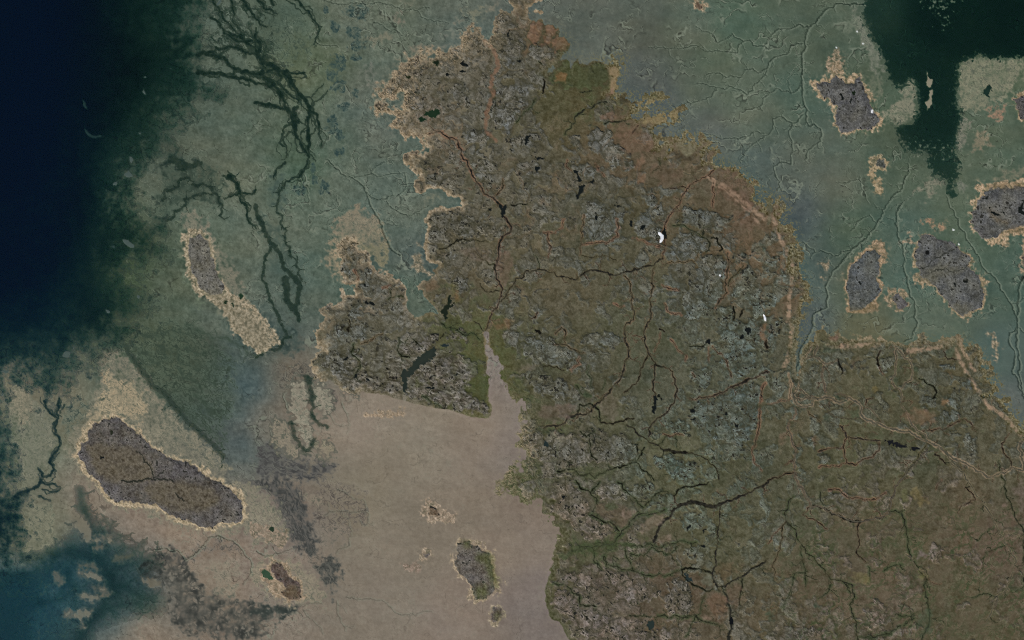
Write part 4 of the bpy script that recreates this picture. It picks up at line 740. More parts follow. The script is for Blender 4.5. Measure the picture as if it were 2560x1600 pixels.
# pits and small pools, more on bare rock
pd = np.clip(pits * (0.22 + 0.78 * rk) * control([(1300,400,1),(1150,250,.9),(1450,250,.1),(1600,900,.4),(1850,1050,1),(1850,850,1),(1400,1100,1),(1500,1500,1),(1000,950,1),(2100,1300,.35),(2400,1500,.2),(2300,900,.6),(1700,650,.8),(900,800,.9),(1550,330,.2)], 60), 0, 1)
LC += (C(36, 36, 31) - LC) * (pd * 0.9)[..., None]
# grooved rock with east-west grain on the south-western block
w, d = sdf("@12 640,260 1040,220 1380,280 1700,180 2100,300 2200,920 1700,830 1000,690 600,500", 10)
gv = perlin((X[w] - Y[w] * 0.12) / 26 + n28[w] * .3, (Y[w] - X[w] * 0.14 + vy[w]) / 5.2, 95) * ss(0, 20, d) * (0.3 + 0.7 * rk[w])
LC[w] += (gv * 30)[..., None]
# ---- streams: dark water thread, reddish or green banks
sd = np.zeros((NY, NX), f32); so = np.zeros((NY, NX), f32); sg = np.zeros((NY, NX), f32); spale = np.zeros((NY, NX), f32)
STREAMS = [   # line, dark half width start/end, orange bank, green bank, pale bank, label
 ("@10 2160,390 2250,480 2280,560 2250,700 2220,830 2230,930 2190,1030 2170,1170 2170,1240 2240,1300 2270,1330", 0, 0, 5, 0, 0, None),
 ("@10 1620,1270 1760,1250 1880,1310 1940,1420 1980,1512 @11 1990,0 2040,130 2120,240 2240,350 2330,440", 1.0, 1.8, 5, 0, 0, 'dark stream with rusty banks running into the wedge shaped pond'),
 ("@11 2340,530 2419,630 2400,690 2340,720 2290,860 2260,1000 2270,1120 2320,1240 2300,1340 2230,1430 2210,1512 @12 2190,70 2170,110", 2.0, 1.4, 3.5, 0, 0, 'dark stream flowing south from the wedge shaped pond'),
 ("@11 2310,1340 2419,1190 @21 40,1120 130,1050 260,1030 400,1060 500,1110 600,1130 660,1080 740,1040 850,1050 940,1085 1020,1080 1060,1060 1200,1030 1340,990 1420,930", 1.0, 2.0, 2.5, 2, 0, 'long winding stream crossing the middle of the mainland'),
 ("@21 1420,930 1440,850 1430,700 1450,600 1500,510 1570,430 1620,320 1700,230 1800,170 1900,100", 1.2, .8, 4, 0, 0, 'stream climbing past the bright snow patch to the coast'),
 ("@21 1350,1010 1320,1110 1340,1200 1310,1400 1310,1500 @22 1250,100 1250,200 1290,310 1350,400 1345,500 1330,650 1345,760", .8, 1.6, 3, 1.5, 0, 'thin stream running straight south into the hook shaped pond'),
 ("@21 1050,1090 1120,1180 1140,1300 1140,1400 1150,1512 @22 1130,0 1060,80 1070,210 1100,250 1100,350 1060,440 1040,530 960,620 900,700 820,780 750,860 640,890 540,910 430,1000 300,1020", .7, 1.8, 3.2, 1.5, 0, 'stream with rusty banks curving southwest to the mud bay'),
 ("@21 2040,880 2050,1000 2020,1130 2030,1250 1990,1310 1920,1390", 1.0, .9, 4.5, 1, 0, 'rusty stream between the grooved outcrops'),
 ("@22 1430,430 1500,480 1540,560 1560,650 1540,750 1480,850 1400,920 1310,1010 1290,1100", .9, 1.8, 2.5, 1, 0, 'stream bending round the hook shaped pond'),
 ("@22 2419,490 2300,540 2150,600 2060,640 1960,690 1850,730 1700,760", 2.0, .6, 3, 0, 0, 'dark straight stream joining from the east'),
 ("@22 840,970 960,980 1060,950 1150,930", 1.6, 1.4, 2, 2, 0, None), ("@22 840,970 820,850 740,790 640,800 620,880 540,920", 1.2, 1.4, 0, 3, 0, None),
 ("@22 1080,990 1200,1090 1300,1160 1450,1240 1620,1250 1720,1270 1840,1320 1920,1390 1950,1500", 1.2, 1.0, 1.5, 2.5, 0, 'dark stream with a long pool slanting southeast'), ("@22 1440,1235 1530,1250 1640,1250", 3.2, 3.0, 0, 0, 0, None),
 ("@22 1340,1180 1460,1090", .8, .5, 0, 2, 0, None), ("@22 430,1430 900,1420 1000,1390 1170,1340 1280,1440 1340,1512", 1.2, 1, 0, 3, 0, None),
 ("@33 0,8 @23 2419,20 2300,80 2120,170 1970,230 1850,240 1750,220 1690,195 1600,230 1530,270 1440,370 1370,500 1340,580", 1.6, 3.2, 2.2, 1.5, 0, 'broad black river crossing the southern mainland'),
 ("@32 240,1440 100,1490 0,1512", .9, 1.5, 2.5, 0, 0, None), ("@23 1960,232 1700,205 1580,240", 3.6, 3.6, 0, 0, 0, None),
 ("@23 1970,250 1960,400 1940,600 1930,800 1890,880 1910,960 1940,1010 2080,950 2200,890 2300,820 2400,760", 1.0, 2.0, 1.5, 2, 0, 'thin dark stream dropping south from the black river'),
 ("@23 1890,880 1780,840 1640,830 1600,850 1640,930 1720,1000 1850,1050 1900,1030", 1.6, 1.4, 0, 2.5, 0, None),
 ("@23 1980,1010 2040,1170 2070,1300 2050,1512 2040,1600", 1.6, 3.6, 0, 3, 0, 'dark river leaving through the brown bog at the bottom'), ("@23 2170,930 2160,1060 2150,1180", 1.4, .8, 0, 2.5, 0, None), ("@23 2060,1260 2110,1240", 2, .6, 0, 2, 0, None),
 ("@23 740,330 960,420 1010,480", 0.9, 1.2, 0, 7, 0, None), ("@23 1440,280 1240,310 1130,380 1040,480 960,590 760,640 560,680", .9, .4, 0, 8, 0, 'green marshy river fanning out to the mud bay'),
 ("@23 800,590 1080,610 1280,600 1460,600 1600,570 1740,590", .4, .3, 0, 5, 0, None), ("@23 860,720 890,800 1000,820 1200,880 1400,890 1560,860 1620,840", .5, .4, 0, 5.5, 0, None), ("@23 1070,660 1090,740 1120,800 1200,880", .5, .4, 0, 4.5, 0, None),
 ("@23 1120,700 1240,715 1320,640 1460,700 1580,620", .4, .3, 0, 3.5, 0, None), ("@23 760,640 770,760 850,840", .4, .2, 0, 4, 0, None), ("@23 960,710 960,800", .3, .3, 0, 3, 0, None), ("@23 870,720 890,790", .3, .3, 0, 4, 0, None),
 ("@23 600,0 640,80 740,110 800,60 830,10", 1.2, .8, 0, 4.5, 0, None), ("@23 740,110 800,170 820,260", 1.0, .8, 0, 4.5, 0, None), ("@23 1000,20 1060,90 1170,180 1240,260", .8, .6, 0, 4, 0, None), ("@23 1260,240 1330,160 1400,110 1480,110", .7, .6, 0, 3, 0, None),
 ("@23 1530,150 1570,90 1640,60 1770,40 1860,20", 1.2, 1.6, 0, 2, 0, None), ("@23 1530,150 1540,200 1560,240", .6, .9, 2, 0, 0, None),
 ("@23 400,980 560,1030 640,1090 640,1170 700,1190 790,1190", .6, 1.2, 0, 4, 0, None), ("@23 1380,1280 1500,1300 1660,1300", .5, .5, 0, 5, 0, None), ("@23 1110,1280 1250,1280 1380,1290", .8, .4, 0, 2.5, 0, None), ("@23 1560,1310 1880,1350 1990,1380", .3, .3, 0, 4.5, 0, None), ("@23 1820,1100 1790,1220 1700,1350 1640,1480", .3, .3, 0, 4, 0, None),
 ("@32 2419,1420 2300,1390 2230,1450 2130,1480 2040,1460 1900,1380 1750,1310 1600,1190 1500,1140 1400,1100 1200,1030 1000,970 900,920 870,870 880,820 830,770 760,730 680,780 640,770 580,730 500,740 400,810 310,820 250,770 240,710 280,650", 1.2, 1.3, 0, 0, 4.2, 'pale banked river winding across the eastern mainland'),
 ("@32 !2600,775 2419,1420", 1.2, 1.2, 0, 0, 4.2, None), ("@32 240,700 260,740 360,730 480,745", .7, .7, 0, 0, 2.6, None), ("@32 300,650 350,700 460,740 500,740", .8, .8, 0, 0, 2.5, None), ("@32 280,640 290,520 320,400 420,210", .4, .4, 0, 0, 2.8, None),
 ("@32 1500,1140 1440,1060 1340,930 1250,800 1240,660 1290,600 1360,560 1350,400 1270,340 1210,250 1190,230", 1.3, .8, 0, 0, 2.8, 'dark stream dropping from the straight northern shore'), ("@32 1200,240 1215,400 1200,510 1160,560 1180,610 1240,660", .8, .8, 0, 0, 2.6, None), ("@32 1320,290 1360,390", .8, .8, 0, 0, 2, None),
 ("@32 250,830 260,880 200,950 210,1070 240,1200 250,1330 240,1420 270,1512 @33 300,60 340,140 400,240 540,270 680,340 800,390 870,390 1000,370 1090,340 1140,290 1170,160 1190,60 1250,0 @32 1300,1460 1400,1340 1500,1220", .9, 1.8, 2.6, 0, 1.5, 'dark sagging stream below the pale banked river'),
 ("@33 410,240 540,270 680,340 800,392 870,390", 1.8, 2.4, 0, 0, 0, None),
 ("@33 1150,290 1260,310 1290,400 1310,520 1320,640 1350,740 1430,860 1500,920 1470,1000 1510,1130 1530,1300 1450,1512", .8, .5, 0, 4.5, 0, 'green stream valley running down to the bottom edge'),
 ("@33 1500,920 1350,740 1300,700", .8, .6, 0, 1, 2, None), ("@33 1500,920 1540,960 1640,980", .2, .2, 2, 0, 0, None),
 ("@33 240,150 190,200 160,300 170,380 260,480 310,600 440,740 540,850 590,940 700,950 800,1000 820,1080 790,1150 790,1250 830,1400 850,1512", 1.0, .4, 1, 4.2, 0, 'green bordered stream of the southern tundra'), ("@33 310,620 330,780 345,900 355,1010", .4, .3, 0, 3.5, 0, None), ("@33 170,380 130,440 130,560 90,700 40,800 80,940", .8, .3, 2.5, 1.5, 0, None), ("@33 700,950 750,1030 820,1080", .5, .3, 0, 3, 0, None), ("@33 590,990 560,1060 480,1120", .4, .3, 0, 3, 0, None), ("@33 370,860 260,880 230,980 200,1080 150,1200", .3, .2, 0, 2.5, 0, None),
 ("@32 1640,1200 1700,1290 1790,1400 1870,1512 @33 1880,0 2000,170 2110,330 2150,430 2230,540 2290,680 2340,760 2300,900 2250,1040 2150,1100 2120,1200 2060,1330", .7, .5, 0, 2.2, 2.2, 'straight pale edged stream slanting down the southeast tundra'), ("@33 2130,450 2050,500 1980,570", .3, .2, 0, 3, 0, None), ("@33 2250,610 2130,660 2020,750", .3, .2, 0, 3, 0, None), ("@33 2150,1100 2000,1080 1900,1110", .4, .2, 0, 2.5, 0, None), ("@33 2230,500 2330,510 2419,560", .4, .3, 0, 1.5, 2, None),
 ("@32 2180,1330 @33 2230,0 2250,150 2320,300 2380,420 2419,500 !2600,1600", .8, .7, 0, 2.2, 0, 'thin green stream near the southeast corner'), ("@33 1860,70 1940,140 1960,185 1880,220 1810,260 1790,320", .9, .4, 1.5, 0, 0, None), ("@33 1860,70 1900,60", .8, .6, 0, 0, 0, None), ("@33 1640,0 1580,90", .6, .3, 2, 0, 0, None),
 ("@32 530,410 520,560 550,680", 1.2, 1.0, 2.5, 0, 1.5, 'short dark gully with rusty banks north of the pale river'), ("@32 440,340 530,410 650,380", 1.0, .7, 0, 0, 2.6, None), ("@32 420,190 470,260 440,340 330,390", 1.0, 1.0, 0, 0, 2.6, None), ("@32 660,380 690,450 695,510", 1.2, 1.4, 0, 0, 0, None), ("@32 1060,290 1030,380 1040,430", 1.2, 1.6, 1.5, 0, 0, None), ("@32 1040,430 1070,490 1100,520", .5, .4, 2, 0, 0, None),
 ("@32 680,1000 740,1110 860,1120 1050,1140", 1.2, 1.2, 2.2, 0, 0, 'stream entering the long black lake from the west'), ("@32 740,1120 710,1210 720,1290 740,1350 820,1370 900,1310 1050,1230 1050,1160", .7, .7, 2.8, 0, 0, None), ("@32 470,1240 600,1210 710,1215", .6, .6, 2.6, 0, 0, None), ("@32 480,1390 600,1370 740,1350", .3, .3, 3.2, 0, 0, None), ("@32 380,860 470,940 500,980", .4, .3, 2.5, 1, 0, None), ("@32 740,1110 700,1050", .5, .5, 2, 0, 0, None),
 ("@32 500,780 570,880 640,910 760,930 900,940", 1.0, .7, 1, 1.5, 1, None), ("@32 640,705 720,715 760,735", 1.2, 1.2, 1, 0, 1.5, None), ("@32 920,800 930,750 990,735", .6, .5, 2, 0, 0, None), ("@32 940,830 1100,970", .4, .4, 0, 0, 1.5, None),
 ("@32 1460,1045 1640,1030 1780,970 1850,930 1920,970 1930,1040", .9, .8, 2.6, 0, 0, 'rusty stream curling round the domed knoll'), ("@32 2300,1390 2220,1240 2210,1170 2280,1080", 1.2, .5, 2, 0, 0, None), ("@32 1430,550 1500,600 1570,640 1590,690 1550,740", .9, 1.4, 0, 2, 0, None), ("@32 1660,290 1670,340 1700,370 1780,370", 1.0, 1.2, 1.5, 0, 0, None), ("@32 1670,290 1700,220 1600,190 1500,235 1360,235", .6, .6, 0, 0, 2.4, None), ("@32 670,250 720,230 800,190", .6, .4, 2, 0, 0, None), ("@32 0,795 170,770 210,740", .5, .5, 2.5, 0, 1, None), ("@32 190,510 220,600 210,740", .3, .3, 2, 0, 3.2, None), ("@32 220,1330 150,1370", .4, .4, 2, 0, 0, None), ("@32 1580,1270 1680,1360", 1.2, .8, 1.5, 0, 0, None), ("@32 1510,1160 1400,1330 1240,1480", .3, .3, 3, 3, 0, None),
 ("@33 490,110 490,180 520,240", .7, .5, 0, 1.5, 0, None), ("@33 580,95 670,95 720,140 800,170 930,185 1040,160 1110,120", .7, .4, 4, 0, 0, None), ("@33 860,400 850,520 850,640 830,690 880,740 920,770", .9, 1.2, 1.6, 0, 0, None), ("@33 390,250 330,330 420,370 490,410 560,460", .5, .4, 2.2, 0, 0, None), ("@33 950,820 960,900 950,960", .2, .2, 0, 3.5, 0, None), ("@33 850,1480 1150,1450 1250,1380 1380,1310", .2, .2, 0, 5, 0, None), ("@33 1090,860 1150,820 1260,800", .2, .2, 0, 4.5, 0, None), ("@33 1380,1260 1200,1270", .2, .2, 0, 3.5, 0, None),
 ("@33 230,40 240,90", .8, .8, 1, 0, 0, None), ("@33 120,450 40,530 0,600", .5, .3, 2.5, 0, 0, None),
 ("@20 290,880 300,750", 1.4, 1.8, 0, 0, 0, None), ("@20 220,930 120,1060 40,1160", .4, .4, 0, 3, 0, None), ("@20 500,1270 590,1160 590,1120 640,1070 700,1030 790,990 890,965", .8, 2.0, 0, 3.5, 0, 'dark stream crossing the olive marsh below the bay'), ("@20 880,1170 960,1150 1080,1140", 1.4, 1.2, 0, 3, 0, None), ("@20 640,870 750,855", .8, .6, 0, 1, 0, None), ("@20 1190,1190 1140,1260", .9, .8, 2, 0, 0, None), ("@20 850,655 980,650", 1, .6, 0, 0, 0, None), ("@20 1300,1430 1390,1420", .9, .6, 2, 0, 0, None), ("@20 250,580 280,605", .8, .5, 0, 1.5, 0, None),
 ("@21 1330,120 1390,80 1395,0", .5, .5, 0, 3, 0, None), ("@21 1620,120 1700,150 1750,110 1800,90", .8, .5, 0, 2, 2.5, None), ("@21 1640,265 1500,270", .8, .5, 1.5, 0, 0, None), ("@21 1860,150 1910,200 1910,320 1900,450", .6, .4, 3.5, 0, 0, None), ("@21 1880,740 1930,740 1960,800 1990,840 1960,860", 1.4, 1.4, 0, 1, 0, None), ("@21 1830,740 1870,800 1860,850 1830,870", .9, .9, 0, 1.5, 0, None), ("@21 1520,620 1640,635 1740,680 1830,740", .5, .5, 0, 3, 0, None), ("@21 1480,970 1600,970 1720,960 1760,900", .3, .3, 3, 1.5, 0, None), ("@21 2040,1190 2100,1090 2180,1000", .6, .6, 1.5, 2, 0, None), ("@21 2190,1400 2150,1480", 2.0, 1.8, 0, 0, 0, None), ("@21 2260,1370 2400,1340", 1, .8, 0, 0, 0, None), ("@21 2090,1390 2110,1440 2090,1512", 1.2, 1.5, 0, 1.5, 0, None),
 ("@21 990,560 1010,640 1000,720 960,740 800,775 660,800", .6, .5, 4, 0, 0, None), ("@21 680,520 660,700 640,830 640,900", .4, .4, 3, 1, 0, None), ("@21 490,560 480,640 400,690 300,680", .2, .2, 3.5, 0, 0, None), ("@21 340,690 350,800 340,920", .7, .5, 3, 0, 0, None), ("@21 660,900 720,920 900,910 980,940", .4, .3, 1.5, 1.5, 0, None), ("@21 1140,740 1260,770 1390,810", .2, .2, 4, 0, 0, None), ("@21 1420,1180 1480,1220 1580,1230", .4, .3, 3.5, 0, 0, None), ("@21 1440,1360 1470,1430 1600,1470", .3, .3, 4, 0, 0, None), ("@21 970,1360 1060,1380", .2, .2, 4, 0, 0, None), ("@21 240,1440 180,1500", 1.5, 1.0, 3, 0, 0, None), ("@21 520,0 510,60 560,100", .2, .2, 2.5, 0, 0, None), ("@21 790,40 820,100 870,150", .2, .2, 4, 0, 0, None), ("@21 150,420 60,420 0,430", 1.0, 1.4, 0, 1, 0, None), ("@21 260,1020 240,930 200,890", .5, .3, 0, 1.5, 0, None),
 ("@11 2340,1030 2220,990 2120,920 2060,860", 1.0, .4, 1.5, 2.5, 0, None), ("@11 1740,840 1800,830 1870,790 1900,755 2040,755 2200,770", 1.6, .4, 1, 1.5, 0, None), ("@11 2330,180 2340,240 2270,330", .4, .8, 3, 1, 0, None), ("@11 2120,1170 2170,1240 2300,1235", .9, .6, 1, 1, 0, None), ("@11 980,930 975,980", 2, 1, 0, 0, 0, None), ("@11 1250,1320 1390,1290", .7, .5, 0, 2.5, 0, None), ("@11 1200,1210 1270,1180", .3, .3, 3.5, 0, 0, None), ("@11 930,1040 940,1180", .3, .3, 3.5, 0, 0, None),
 ("@12 880,0 890,60 870,110", 1.2, 1.8, 1.5, 1, 0, None), ("@12 1000,220 1100,190 1200,130", .5, .3, 3, 1.5, 0, None), ("@12 920,230 900,320 960,370 990,400 960,480 940,540", .6, .9, 0, 3, 0, None), ("@12 1350,170 1340,290 1380,340 1450,350", .5, 1.2, 0, 3, 0, None), ("@12 1750,170 1770,130", 1.5, 1.5, 0, 0, 0, None), ("@12 1740,10 1800,70 1900,90 2060,130 2110,180", .5, .4, 0, 4, 0, None), ("@12 2060,10 2120,70 2170,120", .6, .8, 1, 2, 0, None), ("@12 2210,0 2230,30 2190,100", .8, .6, 1, 0, 2, None), ("@12 2160,130 2180,300 2200,420", .2, .2, 0, 0, 5.5, None), ("@12 1490,180 1530,220 1560,250", .8, .8, 0, 1.5, 0, None), ("@12 1580,720 1700,790 1740,815", .4, .4, 0, 3.5, 0, None),
 ("@22 230,100 270,130", 1.6, 1.4, 0, 0, 0, None), ("@22 290,440 350,430 420,440 490,475", 1.4, .8, 1, 1, 0, None), ("@22 410,130 470,70 510,130 500,220", .8, .5, 3, 1, 0, None), ("@22 420,230 560,270 680,310", .7, .5, 3, 1.5, 0, None), ("@22 630,340 640,420 560,480", .2, .2, 4, 0, 0, None), ("@22 1280,330 1220,470 1170,600 1060,680", .9, 1.2, 2, 1, 0, None), ("@22 1390,80 1440,110", 1.4, 1, 1, 0, 0, None), ("@22 1340,300 1400,120", .3, .3, 3, 0, 0, None), ("@22 1350,420 1440,435", 2, 1.4, 0, 0, 0, None), ("@22 1680,245 1760,250 1840,210", .6, 1.0, 0, 1, 0, None), ("@22 1860,260 1860,400", .2, .2, 3, 0, 0, None), ("@22 1890,250 2000,350 2040,450 2070,540", .5, .8, 2.5, 0, 0, None), ("@22 2400,200 2410,260", 2, 2, 3, 0, 0, None), ("@22 2390,600 2350,720 2340,900 2310,1100 2290,1200", .4, .8, 4.5, 0, 0, None), ("@22 2280,1200 2280,1320 2360,1420", .4, .3, 3, 0, 0, None), ("@22 1500,180 1560,280 1640,330 1640,390", .2, .2, 3.5, 0, 0, None), ("@22 1700,500 1720,540", .5, .5, 2, 0, 0, None), ("@22 1430,1080 1540,1085 1620,1085", .6, .4, 2.5, 0, 0, None), ("@22 1550,1090 1560,1220", .4, .3, 0, 2, 0, None), ("@22 600,620 660,700 740,720", .2, .2, 0, 3.5, 0, None), ("@22 720,440 750,650", .2, .2, 0, 2, 0, None), ("@22 880,560 850,660", .2, .2, 0, 2, 0, None), ("@22 640,1050 700,1110 780,1050", .8, .6, 0, 2.5, 0, None), ("@22 730,1120 740,1250 800,1320", .8, 1, 0, 2, 0, None), ("@22 1190,1170 1180,1240", .9, .9, 0, 1, 0, None), ("@22 1250,1200 1230,1250 1180,1330", 1, .6, 0, 2, 0, None), ("@22 1140,150 1220,160", .6, .4, 2, 0, 0, None),
]
STREAM_JOBS = []
for s, a, b, o, g, pl, lab in STREAMS:
    p = wiggle(T(s), 0.085, 6)
    if a > 0:
        if lab:
            one = np.zeros((NY, NX), f32); stroke(one, p, max(a * 1.12, 1.0), max(b * 1.12, 1.0), 1.8)
            STREAM_JOBS.append((one > 0.45, lab)); np.maximum(sd, one, out=sd)
        else:
            stroke(sd, p, a * 1.15 + .2, b * 1.15 + .15, 1.8)
    if o: stroke(so, p, o, o * .8, 4.0)
    if g: stroke(sg, p, g, g * .8, 5.0)
    if pl: stroke(spale, p, pl * 1.15, pl, 2.2)
    if lab or g > 2:
        for q, lv in branches(p, 28, 26, 55, 2):
            q = wiggle(q, .15, 5)
            stroke(sg if g > o else so, q, 1.0, .3, 3.2); stroke(sd, q, .55 if lv > 1 else .3, .1, 1.6)
patch = np.clip(0.75 + n12 * 0.5 + n28 * 0.35, 0, 1)
LC += (C(122, 94, 75) - LC) * (so * 0.68 * np.clip(patch + .1, 0, 1))[..., None]
LC += (C(60, 71, 47) - LC) * (sg * 0.62 * np.clip(patch + .1, 0, 1))[..., None]
LC += (C(140, 122, 100) - LC) * (spale * 0.62 * np.clip(patch + .25, 0, 1))[..., None]
dry = np.clip(0.85 + 0.35 * n28 + 0.25 * n12, 0.25, 1)
pal_core = np.clip(sd - 0.2, 0, 1) * ss(0.3, 0.9, spale)
LC += (C(30, 29, 22) - LC) * (sd * 0.95 * dry * (1 - 0.55 * pal_core))[..., None]
LC += (C(82, 86, 74) - LC) * (pal_core * 0.5)[..., None]

# tan beach ridge along the eastern shore
RIDGE = np.zeros((NY, NX), f32)
for s, a, b in (("@31 30,520 70,600 110,740 200,900 225,1100 200,1300 195,1512 @32 225,80 210,250 180,380 150,440", 5, 5), ("@21 1850,165 1990,235 2130,335 2280,475 2390,560 @31 -10,540 30,560", 4, 5), ("@21 1900,230 2080,340 2230,480 2330,600", 2.5, 2.5), ("@32 !2700,1195 2419,1120 2300,990 2150,850 2060,790 1960,640 1850,460 1770,280", 5.5, 4), ("@32 560,240 900,240 1040,225", 6, 7), ("@32 1330,285 1500,270 1640,255", 6, 5), ("@32 1800,170 1860,330 1950,470", 5, 4), ("@32 690,140 900,180 1180,190", 3, 3), ("@32 730,110 860,20", 3, 4), ("@32 1330,150 1220,30", 4, 4)):
    stroke(RIDGE, wiggle(T(s), .04, 8), a, b, 5)
LC += (C(150, 128, 107) - LC) * (RIDGE * 0.80 * np.clip(.75 + n28 * .7 + n12 * .6 + n6 * .4 - .3 * vein, 0, 1))[..., None]

# ---- shore belts
bw, fw, gw = shore[..., 0] * np.clip(.95 + .7 * n70 + .4 * n28, .2, 1.15), shore[..., 1], shore[..., 2] * .8
belt = ss(13 + 8 * rag, 1, dM + n28 * 9 + n70 * 10)
LB = C(158, 142, 117) + (c12 * 7 + c6 * 8 + c4 * 6 + grain * 24)[..., None]
inner_b = ss(48, 6, dM + n28 * 26 + n12 * 10) * ss(.7, 1.3, rag)      # shingle fingers running inland
m = np.clip(np.maximum(belt, inner_b * .72 * ss(-.25, .35, n12 + n28 * .6)) * bw * (0.95 + 0.3 * n6), 0, 1)
LC += (LB - LC) * (m * 0.86)[..., None]
dkb = ss(0.25, 0.6, n6 * .6 + n12 * .5) * ss(40, 12, dM) * bw * ss(.6, 1.2, rag)
LC += (C(66, 64, 48) - LC) * (dkb * 0.5)[..., None]
fr = ss(30, 4, dM + n28 * 6) * fw
LF = C(106, 100, 74) + (c28 * 6 + c12 * 8)[..., None] + (grain * 26)[..., None] + (c4 * 12 + c6 * 8)[..., None]
LC += (LF - LC) * (fr * 0.85)[..., None]
LC += (C(56, 54, 34) - LC) * (fr * ss(.12, .5, n28 * .6 + n12 * .45 + n6 * .25) * 0.55)[..., None]
gm = ss(20, 3, dM + n28 * 14 + n12 * 6) * gw
LC += (C(72, 75, 50) + (c12 * 9 + c6 * 6)[..., None] - LC) * (gm * 0.6)[..., None]
wb = ss(.38, .62, n6 * .6 + n12 * .35 + grain * .5) * ss(22, 3, dM) * gw * np.clip(bw * 2, 0, 1)
LC += (C(176, 164, 140) - LC) * (wb * 0.85)[..., None]

